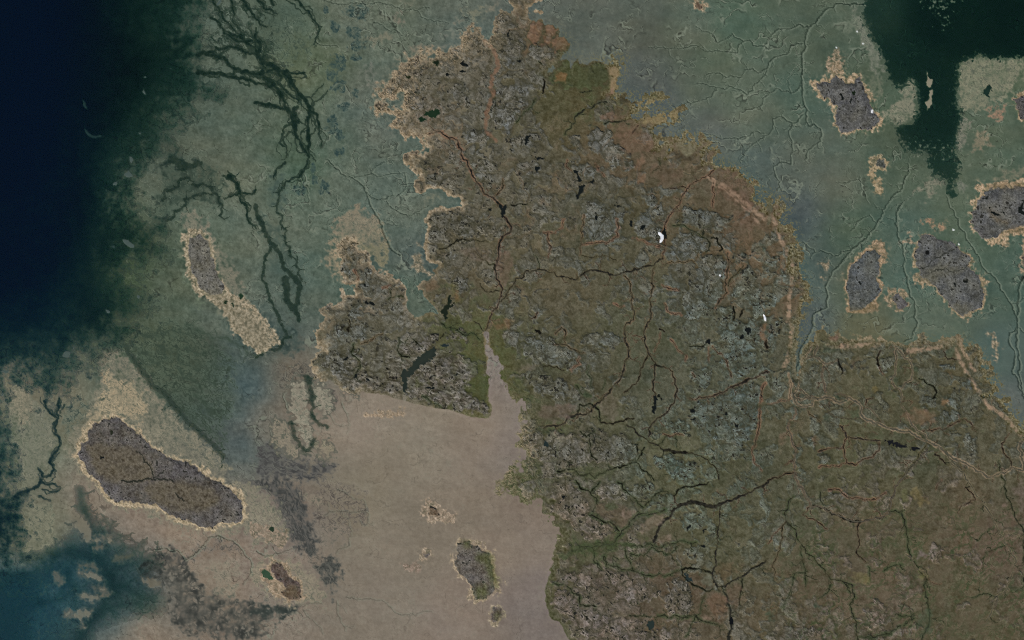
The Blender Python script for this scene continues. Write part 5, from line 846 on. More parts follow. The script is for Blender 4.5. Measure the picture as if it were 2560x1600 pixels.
# ---- patches of one growth on the mainland, each with its own outline
PATCHES = [
 ("@20 150,280 200,195 270,210 292,280 262,410 160,410", C(116,90,71), .6, 1), ("@20 290,310 335,252 412,265 402,340 345,440 255,445", C(116,90,71), .6, 1), ("@20 375,400 430,343 505,350 545,430 485,495 400,485", C(114,88,69), .55, 1),
 ("@20 325,760 360,690 430,650 480,580 540,565 555,660 580,600 620,580 660,640 700,600 780,590 880,620 905,700 895,810 700,835 560,840 420,800", C(70,75,50), .7, 1), ("@20 700,610 890,640 890,800 720,800", C(62,65,45), .6, 0), ("@20 410,690 505,670 515,775 430,785", C(108,84,55), .8, 0),
 ("@20 905,650 990,595 1005,740 965,900 930,890 940,760", C(132,114,87), .75, 0), ("@20 975,895 1080,915 1195,970 1140,995 1060,965", C(62,58,44), .85, 0), ("@20 1335,1185 1385,1170 1372,1250 1412,1350 1350,1255", C(70,64,46), .8, 0), ("@20 1540,1440 1700,1465 1695,1530 1560,1520", C(66,60,46), .75, 0),
 ("@20 1280,1110 1480,1060 1590,1090 1400,1170 1220,1180", C(134,120,87), .6, 0), ("@20 1560,1340 1700,1330 1760,1420 1680,1470 1560,1430", C(114,110,87), .6, 0), ("@20 1200,960 1360,940 1360,1000 1210,1000", C(130,118,87), .5, 0),
 ("@20 960,1240 1180,1220 1350,1300 1390,1420 1200,1460 1060,1440", C(110,86,71), .35, 0), ("@20 830,1090 960,1060 1020,1120 900,1140", C(110,86,71), .5, 0), ("@20 860,870 970,860 960,930 880,930", C(114,92,77), .6, 0),
 ("@21 1160,0 1260,0 1240,200 1180,220", C(112,90,71), .6, 0), ("@21 1250,80 1500,40 1640,120 1560,250 1380,230", C(94,78,63), .5, 0), ("@21 1920,220 2100,260 2280,400 2250,480 2100,420 1940,320", C(112,88,73), .35, 0), ("@21 2100,470 2260,500 2320,620 2240,660 2130,560", C(112,90,75), .3, 0),
 ("@22 2340,120 2400,0 2419,30 2400,200 2350,190", C(122,92,69), .7, 0), ("@21 2380,1400 2419,1300 2419,1512 2370,1512", C(120,92,69), .0, 0), ("@32 1260,850 1500,850 1600,880 1580,960 1450,1000 1300,930", C(114,90,71), .5, 0), ("@32 1690,490 1750,490 1740,540 1700,530", C(128,98,65), .7, 0), ("@32 1640,740 1690,760 1690,830 1640,810", C(124,96,69), .7, 0), ("@32 1010,600 1050,640 1040,710 1000,700", C(114,98,57), .6, 0), ("@32 90,1080 170,1090 170,1170 90,1170", C(114,92,75), .5, 0), ("@32 430,1090 460,1090 460,1190 420,1190", C(114,92,71), .5, 0),
 ("@33 1330,90 1420,80 1540,210 1420,240 1350,180", C(110,98,65), .6, 0), ("@33 1260,100 1330,90 1330,200 1260,200", C(90,90,59), .5, 0), ("@33 1400,830 1520,880 1540,960 1480,950", C(106,100,65), .5, 0), ("@33 740,850 960,900 960,980 800,970", C(106,98,65), .5, 0), ("@33 2200,180 2300,330 2320,380 2240,330", C(106,88,77), .5, 0), ("@33 2300,50 2419,0 2419,300 2350,200", C(106,92,85), .5, 0), ("@33 1420,680 1510,680 1500,730 1420,730", C(112,98,95), .6, 0), ("@33 440,1180 500,1180 490,1210 440,1210", C(54,66,51), .7, 0), ("@33 0,1240 70,1240 50,1320 0,1310", C(60,70,53), .6, 0), ("@33 2300,430 2370,420 2370,490 2310,490", C(64,72,51), .6, 0), ("@33 1420,1240 1560,1200 1580,1330 1500,1500 1420,1480", C(66,74,57), .45, 0),
 ("@23 780,230 1000,200 1160,330 1040,450 960,420 840,340", C(88,78,63), .7, 0), ("@23 880,200 990,200 980,280 900,270", C(64,72,51), .6, 0), ("@23 1040,300 1130,280 1170,320 1090,350", C(114,98,85), .6, 0), ("@23 1220,400 1380,320 1460,310 1380,420 1300,500 1220,500", C(110,98,83), .65, 0), ("@23 1370,560 1480,510 1510,570 1400,600", C(114,100,87), .6, 0),
 ("@23 640,590 1000,560 1150,600 900,690 560,700 500,760 430,720", C(64,72,47), .6, 0), ("@23 1940,760 2100,780 2130,890 1960,950 1920,860", C(94,80,59), .6, 0), ("@23 1860,1080 1990,1060 2060,1240 2000,1300 1880,1260", C(100,80,63), .6, 0), ("@23 2000,1020 2160,960 2150,1180 2090,1230", C(98,80,65), .5, 0), ("@23 1750,900 1880,900 1880,1010 1780,1000", C(88,90,75), .6, 0), ("@23 1800,1260 1990,1320 1960,1360 1830,1310", C(118,100,85), .6, 0), ("@23 950,1260 1060,1255 1070,1290 960,1300", C(114,104,85), .6, 0),
 ("@22 230,810 620,790 600,880 430,960 260,930", C(98,86,75), .65, 0), ("@22 100,420 240,420 200,480 60,470", C(114,106,91), .6, 0), ("@22 0,520 120,560 220,760 100,780 0,640", C(66,72,47), .6, 0), ("@22 620,650 720,700 760,720 700,740", C(62,70,51), .6, 0), ("@22 850,720 990,720 990,940 860,950", C(98,90,77), .5, 0), ("@22 260,1000 340,1020 330,1090 280,1080", C(58,66,47), .6, 0), ("@22 540,1400 760,1380 1000,1420 880,1480 600,1512", C(74,78,55), .5, 0), ("@22 0,1330 120,1380 240,1512 0,1512", C(64,71,45), .6, 0),
 ("@12 1950,340 2060,300 2130,380 2150,560 2180,760 2100,760 2080,580 1960,400", C(70,76,51), .45, 0), ("@12 2230,300 2350,420 2419,560 2419,200 2250,130", C(76,80,53), .5, 0), ("@12 2240,30 2419,0 2419,70 2260,90", C(108,86,63), .6, 0), ("@12 1500,540 1620,600 1580,640 1500,600", C(74,76,47), .5, 0), ("@12 1940,620 2160,690 2150,760 1980,660", C(74,76,51), .5, 0),
 ("@11 1600,1210 1640,1140 1700,1150 1720,1200 1640,1240", C(106,86,65), .5, 0), ("@11 1870,1270 1910,1260 1920,1330 1880,1320", C(112,84,65), .7, 0), ("@11 2290,880 2419,860 2419,1100 2340,1200 2280,1060", C(102,84,71), .5, 0), ("@11 1900,830 2200,830 2240,980 2000,940", C(98,84,71), .4, 0), ("@11 1860,1150 1960,1300 1900,1380 1850,1300", C(86,82,53), .4, 0),
 ("@32 460,110 510,60 560,130 570,200 500,220", C(76,74,53), .7, 0), ("@32 580,170 660,150 680,200 620,220", C(108,84,71), .6, 0), ("@32 510,230 640,230 650,300 540,300", C(68,77,61), .55, 0), ("@32 1370,440 1450,470 1400,540", C(58,68,51), .6, 0), ("@32 1690,260 1770,270 1740,360 1680,340", C(64,74,57), .6, 0), ("@32 1180,560 1260,520 1240,600", C(60,70,55), .6, 0), ("@32 640,710 720,720 720,770 650,760", C(56,67,51), .7, 0), ("@32 700,830 860,830 860,920 760,900", C(64,72,53), .5, 0), ("@32 520,900 580,900 580,940 520,940", C(56,66,51), .6, 0), ("@21 2340,800 2400,820 2390,880 2350,860", C(60,70,59), .7, 0), ("@31 20,290 40,600 -20,620", C(66,73,55), .4, 0),
]
for s, c, a, rim_ in PATCHES:
    if a <= 0: continue
    w, d = sdf(s, 20)
    d = d + n28[w] * 9 + n12[w] * 6 + n6[w] * 1.5
    mm = ss(-6, 7, d) * a
    if rim_:
        mm = ss(-2.5, 3, d) * a
        LC[w] += (C(66, 63, 45) - LC[w]) * (ss(-7, -1, d) * ss(7, 0, d) * .5)[..., None]
    LC[w] += (c + (c12[w] * 3 + c6[w] * 2.5 + c28[w] * 2.5 + grain[w] * 7)[..., None] - LC[w]) * np.clip(mm * (.9 + .4 * n28[w]), 0, 1)[..., None]
# swirls of pale shingle and dark hollows along the northern and western shore
wide = ss(75, 8, dM + n70 * 25) * bw * ss(.75, 1.35, rag)
LC += (C(166, 148, 122) - LC) * np.clip(wide * lines_pale * (.55 + .6 * n28), 0, .85)[..., None]
LC += (C(52, 48, 35) - LC) * np.clip(wide * np.maximum(vein, ss(.35, .6, n12 * .6 + n6 * .4)) * (.40 + .5 * n70), 0, .8)[..., None]
softw = 9 * ss(.85, 1.5, rag) * bw
mM = ss(-1.6 - softw, 1.6 + .5 * softw, dM)

mf = mM * np.clip(1 - fw * 0.5 * ss(6, -2, dM), 0, 1)
col += (LC - col) * mM[..., None]
# fringe scatter beyond the shore line
sc = ss(-34, -1, dM0 + n28 * 9) * (1 - mM) * fw * ss(.22, .5, n4 * .5 + n6 * .4 + n12 * .3 + grain * .5 + ss(-30, 0, dM0) * .25)
col += (C(104, 102, 74) - col) * (sc * 0.8)[..., None]
scb = ss(-26, -1, dM0 + n28 * 10) * (1 - mM) * bw * ss(.9, 1.6, rag) * ss(.0, .5, n6 * .5 + n12 * .5 + ss(-26, 0, dM0) * .3)
col += (C(136, 126, 106) - col) * (scb * 0.6)[..., None]

# ---- relief of the mainland
LZ = 2.0 + 9 * ss(0, 60, dM) + 10 * ss(20, 300, dM0) + 5 * n70 + 22 * rk * ss(0, 20, dM) + 3 * n28 + 2.8 * n12 * (0.2 + rk) + 1.8 * n6 * (0.1 + rk) - 3.0 * seam * (.2 + rk) + (5 * ss(0, .45, p2 - p1) + 3 * ss(0, .4, g2 - g1)) * (.08 + rk)
LZ += 2.0 * n4 * rk - 3.0 * pd - 2.6 * sd - 1.2 * np.maximum(so, sg) + 1.2 * RIDGE
LZ = np.maximum(LZ, 2.0)
lm = ss(-1, 3, dM)
Z = np.where(dM > -1, Z * (1 - lm) + (LZ * ss(-2, 14, dM) + 2.0 * (1 - ss(-2, 14, dM))) * lm, Z)

rock_ids = []
for w, m in ROCK_JOBS:
    rid = reg('rock_outcrop', 'rock', parent=MAIN)
    mm = m & (own[w] == MAIN) & (sd[w] < .45)
    own[w] = np.where(mm, rid, own[w]); rock_ids.append(rid)
BEACH = reg('shingle_beach', 'sand', parent=MAIN)
own[(own == MAIN) & (dM < 9) & (bw > .4)] = BEACH
RID = reg('beach_ridge', 'sand', parent=MAIN)
own[(own == MAIN) & (RIDGE > .6)] = RID
MARSH = reg('shore_marsh', 'tundra', parent=MAIN)
own[(own == MAIN) & (dM < 14) & (np.maximum(fw, gw) > .4)] = MARSH
for m, lab in STREAM_JOBS:
    rid = reg('stream', 'stream_bed', lab, 'stream', 'structure', 'streams of the mainland')
    own[m & (dM > -2)] = rid
for m, lab in CREEK_JOBS:
    rid = reg('tidal_creek', 'mud', lab, 'creek', 'structure', 'tidal creeks of the flats')
    own[m & (own == FLAT)] = rid
for w, m, rid in SHOAL_JOBS:
    own[w] = np.where(m & (own[w] == FLAT), rid, own[w])
# ---------------------------------------------------------------- islands
bigrim = fbm(X, Y, 20, 2, 83)
def island(name, label, outer, inner, rock=C(92, 92, 92), rim=C(160, 142, 116), rag=1.0, meadow=None, mcol=C(92, 86, 64), dark=None, h=10.0, pitk=1.0, rimk=.9, sharp=True):
    root = reg(name, None, label, 'island', None, 'islands of the bay and the flats')
    beach = reg('beach', 'sand', parent=root); plat = reg('rock_plateau', 'rock', parent=root); mead = None
    w, d = sdf(outer, 34, smooth=not sharp)
    d = d - 1.5 + (n28[w] * 10 + n12[w] * 5 + n6[w] * 2.4) * rag
    m = ss(-4, 3, d)
    RC = rim * .98 + (c12[w] * 6 + c6[w] * 7 + c4[w] * 4 + grain[w] * 22)[..., None]
    mix(w, np.clip(m * (rimk + .3 * n6[w] + .35 * n12[w] - .25 * vein[w]), 0, 1), RC)
    halo = ss(-14, 0, d) * (1 - m) * .35 * ss(-.3, .5, n6[w] + n12[w])
    mix(w, halo, rim * .55 + col[w] * .45)
    dk = ss(.38, .62, n6[w] * .6 + n12[w] * .4) * m * .55
    mix(w, dk, C(92, 86, 70))
    mix(w, np.clip(m * vein[w] * (.25 + .5 * n28[w]), 0, .7), C(84, 82, 66))
    Z[w] = np.maximum(Z[w], np.where(d > -2, 1.2 + 2.2 * ss(-2, 8, d) + .6 * n6[w], -99))
    D[w] = np.where(d > -2, 0, D[w])
    own[w] = np.where(d > 0, beach, own[w])
    ins = inner if isinstance(inner, (list, tuple)) else ([inner] if inner else [])
    for s in ins:
        w, d = sdf(s, 20, smooth=not sharp)
        d = d + .6 + (n28[w] * 5 + n12[w] * 4 + n6[w] * 1.6) * min(rag, 1.0)
        m = ss(-1.8, 1.8, d)
        P = rock - 2 + (c70[w] * 3 + c28[w] * 4.5 + c12[w] * 3.5 + c6[w] * 4 + c4[w] * 4 + grain[w] * 18 + (grnd[w] - .5) * 9 + (hrnd[w] - .5) * 11)[..., None]
        P = P + (blue[w] * 6)[..., None] * C(.5, .3, -.5) - (vein[w] * 10)[..., None]
        P = P + (C(38, 38, 34) - P) * (pits[w] * .8 * pitk)[..., None]
        P = P + (C(74, 74, 68) - P) * (seam2[w] * .35 + seam3[w] * .2)[..., None]
        mix(w, m, P)
        Z[w] = np.where(d > -2, np.maximum(Z[w], 2.5 + 1.6 * h * ss(-2, 9, d) + 2.6 * n12[w] + 1.6 * n6[w] + 1.2 * n4[w] + 3 * ss(0, .4, g2[w] - g1[w]) - 2.5 * pits[w]), Z[w])
        own[w] = np.where(d > 0, plat, own[w])
    if meadow:
        mead = reg('meadow', 'tundra', parent=root)
        for s in (meadow if isinstance(meadow, (list, tuple)) else [meadow]):
            w, d = sdf(s, 20)
            d = d + n28[w] * 4 + n12[w] * 3 + n6[w] * 1.2
            m = ss(-12, 12, d) * .55
            mix(w, np.clip(m + .2 * m * n12[w], 0, 1), mcol + (c12[w] * 6 + c6[w] * 6 + grain[w] * 12)[..., None])
            own[w] = np.where((d > 0) & ((own[w] == plat) | (own[w] == beach)), mead, own[w])
    if dark:
        for s, a, b in dark:
            ln = np.zeros((NY, NX), f32); stroke(ln, wiggle(T(s), .12, 5), a, b, 1.6)
            mix(np.s_[:], ln * .8, C(40, 42, 36)); Z[:] -= ln * 1.2 * (own != FLAT)
    return root
SAND = C(164, 143, 116)
island('butterfly_island', 'dark grey butterfly shaped island with a pale beach rim', "@30 420,750 540,745 600,700 560,640 660,560 720,640 700,710 860,715 940,820 990,920 1005,1040 1100,1110 1080,1190 980,1240 880,1230 720,1275 660,1250 610,1100 620,1030 560,950 480,900 420,800",
  "@30 455,790 580,770 640,725 720,780 800,775 865,735 920,860 970,960 985,1040 1045,1110 1035,1175 950,1228 860,1215 690,1252 650,1170 636,1080 650,1010 580,940 500,880", C(92, 92, 90), SAND)
island('beach_islet', 'small tan sand mound north of the butterfly shaped island', "@30 530,600 640,485 690,520 740,600 700,650 650,690 560,660", None, rim=C(142, 126, 104), rag=1.1, rimk=.75)
island('small_island', 'small oval rocky island with a sandy tail pointing south', "@30 930,1500 1000,1475 1090,1490 @31 1130,10 1120,90 1090,130 1030,120 1070,180 1085,310 1010,320 985,200 940,110 960,60 930,10", "@31 1040,5 1090,5 1105,65 1060,85 1035,50", C(84, 86, 80), C(150, 134, 106), 1.1, h=5)
island('eastern_island', 'large grey island with black lakes cut by the right edge', "@31 1920,205 2020,240 2150,215 2300,200 2419,150 !2700,420 !2720,640 @31 2419,730 2290,700 2275,790 2240,840 2180,800 2070,790 2040,740 1950,670 1910,580 1900,500 1980,450 1900,370 2010,310",
  "@31 2050,290 2150,270 2419,250 !2680,460 !2680,580 @31 2419,620 2300,640 2190,700 2150,740 2020,735 1960,660 1925,590 1925,490 1990,460 1980,380 2040,330", C(94, 94, 91), SAND, meadow=["@31 2180,700 2300,640 2419,620 !2600,570 @31 2419,690 2260,690", "@31 2060,250 2300,220 2419,230 2419,270 2200,270", "@31 2080,460 2120,480 2200,560 2280,600 2140,580"], mcol=C(104, 90, 68))
island('oval_island', 'dark grey oval island beside the broad creek', "@31 705,1120 740,1050 800,930 900,850 1000,785 1060,760 1120,800 1150,930 1080,1000 1060,1120 1085,1180 1060,1300 1040,1400 950,1450 740,1450 735,1280 720,1200", "@31 745,1110 790,1000 930,870 1010,840 1050,900 1050,1080 1020,1140 1062,1230 1040,1290 960,1360 890,1400 780,1425 750,1250", C(92, 95, 93), C(152, 130, 104), .8, meadow="@31 750,1400 890,1410 1000,1340 1050,1380 960,1440 780,1450", mcol=C(98, 88, 64))
island('twin_lobed_island', 'two lobed grey island split by a thin straight gully', "@31 1365,900 1400,800 1430,720 1490,680 1560,700 1600,740 1750,790 1880,870 1940,940 1890,990 1990,1060 2090,1150 2060,1220 2055,1380 2040,1440 1950,1440 1880,1512 1770,1490 1720,1400 1640,1310 1560,1210 1430,1190 1370,1180 1360,1090 1430,1040 1380,1000",
  ["@31 1395,920 1440,720 1500,700 1740,780 1905,935 1870,1000 1990,1080 2030,1250 2010,1400 1920,1420 1840,1470 1760,1420 1690,1340 1600,1220 1520,1130 1430,1090 1440,1030 1405,990"], C(94, 95, 92), C(150, 132, 106), .9,
  meadow=["@31 1440,1090 1600,960 1740,1010 1900,1020 1800,1070 1640,1090 1560,1180 1450,1150", "@31 1740,1360 1900,1350 1900,1480 1790,1460"], mcol=C(92, 90, 76), dark=[("@31 1420,1030 1520,990 1600,925 1700,880 1760,845", 1.2, 1.2), ("@31 1540,1060 1620,1030 1740,1060 1900,1000", .9, .6)])
island('mottled_islet', 'small mottled islet between the oval and two lobed islands', "@31 1080,1300 1160,1230 1300,1220 1330,1320 1290,1420 1220,1430 1140,1370", "@31 1230,1260 1270,1310 1315,1335 1280,1410 1230,1395 1180,1300", C(92, 90, 88), C(142, 124, 100), 1.2, h=5, rimk=.75)
island('sand_islet', 'small upright tan sand islet west of the oval island', "@31 500,980 560,970 555,1060 545,1140 500,1140 510,1060", None, rim=C(140, 126, 104), rimk=.8)
island('sand_islet', 'small tan sand islet just north of the two lobed island', "@31 1290,760 1340,700 1375,790 1330,775", None, rim=C(152, 134, 112), rimk=.8)
island('edge_island', 'narrow rocky island cut by the right edge below the largest eastern island', "@31 2380,930 2405,820 2390,730 2419,740 !2640,620 !2640,690 @31 2419,1075 2385,1040", "@31 2405,960 2419,900 !2620,640 !2620,680 @31 2419,1040 2405,1020", C(98, 92, 86), C(146, 128, 106), h=4)
island('corner_island', 'rocky island with tan beach cut by the right edge near the sound', "@30 2280,910 2340,900 2419,880 !2660,220 !2660,320 @30 2419,1165 2370,1120 2330,1000", "@30 2315,935 2419,925 !2640,240 !2640,310 @30 2419,1135 2390,1110 2340,990", C(84, 82, 80), C(150, 130, 104))
island('beach_islet', 'long speckled tan islet standing off the eastern shore', "@32 2090,130 2130,100 2150,180 2185,280 2190,350 2150,380 2130,300 2110,200", None, rim=C(146, 132, 110), rag=1.2, rimk=.8)
island('beach_islet', 'tan streaked islet at the top edge above the bay', "@20 1690,20 1710,-20 1790,-10 1840,50 1820,105 1780,115 1720,70", "@20 1730,10 1770,20 1800,70 1770,90 1740,50", C(110, 96, 80), C(154, 136, 112), .8, h=4)
island('long_island', 'long slanting island with a cream beach in the western flats', "@01 1715,690 1800,660 1880,665 1960,695 2005,780 2025,900 2065,1050 2095,1130 2125,1200 2210,1270 2320,1310 2419,1400 @11 60,1450 120,1512 @12 140,60 210,120 215,210 140,290 60,320 0,320 @02 2370,270 2260,180 2170,70 2150,0 @01 2080,1420 1980,1340 1850,1270 1790,1130 1740,1000 1725,850",
  ["@01 1790,740 1900,710 1960,760 2000,920 2050,1060 2105,1190 2100,1270 1990,1270 1900,1210 1850,1120 1800,1000 1780,850"], C(107, 105, 97), C(152, 140, 117), .8, h=8, pitk=.8, meadow='@01 1980,1280 2110,1270 2250,1380 2419,1480 @12 100,120 120,240 0,280 @02 2300,170 2180,40 @01 2080,1400', mcol=C(124, 117, 98))
island('broken_island', 'large dark slanting island with a brown meadow in the southwest', "@02 800,1060 880,950 1030,900 1150,890 1280,1010 1390,1110 1460,1190 1590,1280 1720,1310 1870,1360 2000,1470 @03 2100,0 2240,60 2330,200 2350,300 2300,420 2110,440 2000,490 1850,460 1740,410 1590,370 1470,270 1250,255 1090,240 980,150 900,40 @02 800,1460 720,1340 690,1270 730,1160 770,1110",
  "@02 850,1050 900,980 1030,930 1130,930 1260,1040 1370,1130 1440,1210 1580,1295 1700,1335 1850,1385 1960,1490 @03 2050,20 2170,80 2280,200 2300,290 2260,390 2100,400 1990,455 1850,420 1750,370 1600,330 1480,230 1250,215 1100,195 1000,120 930,10 @02 850,1450 770,1330 740,1270 785,1170 830,1140", C(95, 91, 87), C(166, 150, 124), 1.0, rimk=.95,
  meadow=["@02 790,1165 1000,1175 1240,1200 1400,1300 1460,1430 1440,1530 1000,1530 880,1400 850,1260", "@03 1340,20 1650,10 2000,60 2100,200 1900,300 1650,290 1420,200"], mcol=C(96, 87, 68), dark=[("@02 1290,1240 1360,1340 1440,1450 1460,1512", 1.2, 1.6), ("@02 1460,1490 1510,1450 1550,1425", 1.6, 1.6), ("@02 1150,1512 1300,1530 1440,1512 1640,1530", 2.2, 1.8), ("@03 1660,120 1720,170 1740,195", 1.2, 1.6)])
island('southern_islet', 'small brown cored islet with a green pool beside the dark plume', "@13 80,800 160,760 260,780 350,880 430,950 470,1060 420,1140 330,1165 220,1150 130,1060 70,960 40,880", "@13 150,795 230,800 300,900 380,960 430,1050 400,1120 350,1140 235,1090 280,1010 200,930 150,850", C(100, 88, 80), C(152, 134, 112), 1.1, h=6, meadow="@13 240,1060 330,980 410,1040 390,1110 300,1120", mcol=C(96, 82, 60))
island('beach_islet', 'pinkish shingle bank with a small green pond west of the dark plume', "@13 -40,420 60,380 150,420 270,500 300,600 220,660 170,600 60,560 -40,520", None, rim=C(146, 128, 110), rag=1.5, rimk=.6)
island('green_island', 'green and grey island standing alone in the mud bay', "@13 1880,600 1950,540 2030,570 2140,620 2235,660 2265,760 2285,900 2335,970 2295,1050 2230,1080 2200,1140 2060,1155 2000,1090 1990,970 1890,900 1840,760 1860,700 1900,660", "@13 1900,640 1960,560 2030,600 2120,650 2200,690 2220,800 2250,960 2260,1040 2180,1110 2080,1110 2040,1020 2010,950 1920,880 1880,780 1900,700", C(104, 98, 90), C(156, 140, 118), 1.3, h=7,
  meadow=["@13 2060,700 2230,680 2260,860 2310,970 2250,1030 2200,900 2160,790 2080,760", "@13 1950,560 2010,580 2030,640 1960,620", "@13 2050,1000 2200,990 2180,1100 2080,1110"], mcol=C(74, 80, 42))
island('green_islet', 'small round green islet south of the lone green island', "@13 2190,1280 2230,1190 2330,1200 2355,1280 2310,1340 2240,1385 2200,1340", "@13 2215,1270 2250,1210 2320,1220 2335,1280 2260,1340 2215,1320", C(108, 98, 96), C(150, 136, 116), 1.2, h=4, meadow="@13 2240,1250 2300,1220 2340,1270 2300,1330 2240,1320", mcol=C(74, 76, 44))
island('shingle_islet', 'pale shingle islet with a brown core in the mud bay', "@13 1560,280 1600,190 1680,200 1760,260 1880,310 1885,420 1820,400 1740,360 1640,395 1575,350", "@13 1640,270 1720,280 1710,340 1640,335", C(104, 90, 76), C(158, 140, 120), 1.5, h=3, rimk=.75)
island('shingle_islet', 'tiny streaked shingle islet near the middle of the mud bay', "@13 1545,660 1590,610 1640,690 1620,770 1570,760", "@13 1585,700 1625,705 1615,735 1590,730", C(108, 100, 92), C(154, 138, 118), 1.2, h=2, rimk=.75)
island('shingle_islet', 'faint pink shingle bank beside the tiny streaked islet', "@13 1375,785 1500,790 1545,840 1530,890 1440,850", None, rim=C(142, 124, 110), rag=1.3, rimk=.7)
island('shingle_bar', 'tan shingle bar lying off the black rock headland', "@12 1050,890 1120,855 1260,860 1390,855 1400,900 1330,930 1260,945 1100,930", None, rim=C(152, 134, 112), rag=1.4, rimk=.75)
island('sand_spit', 'pale sand spit in the narrow inlet beside the beige cape', "@11 1470,900 1500,885 1555,885 1560,960 1600,1040 1690,1070 1700,1110 1620,1090 1530,1050 1470,1010 1490,960", None, rim=C(132, 122, 102), rag=.5, rimk=.85)
island('sand_spit', 'tiny sand knob off the beige cape', "@11 1515,780 1550,770 1570,830 1530,810", None, rim=C(122, 116, 98), rag=.4, rimk=.85)

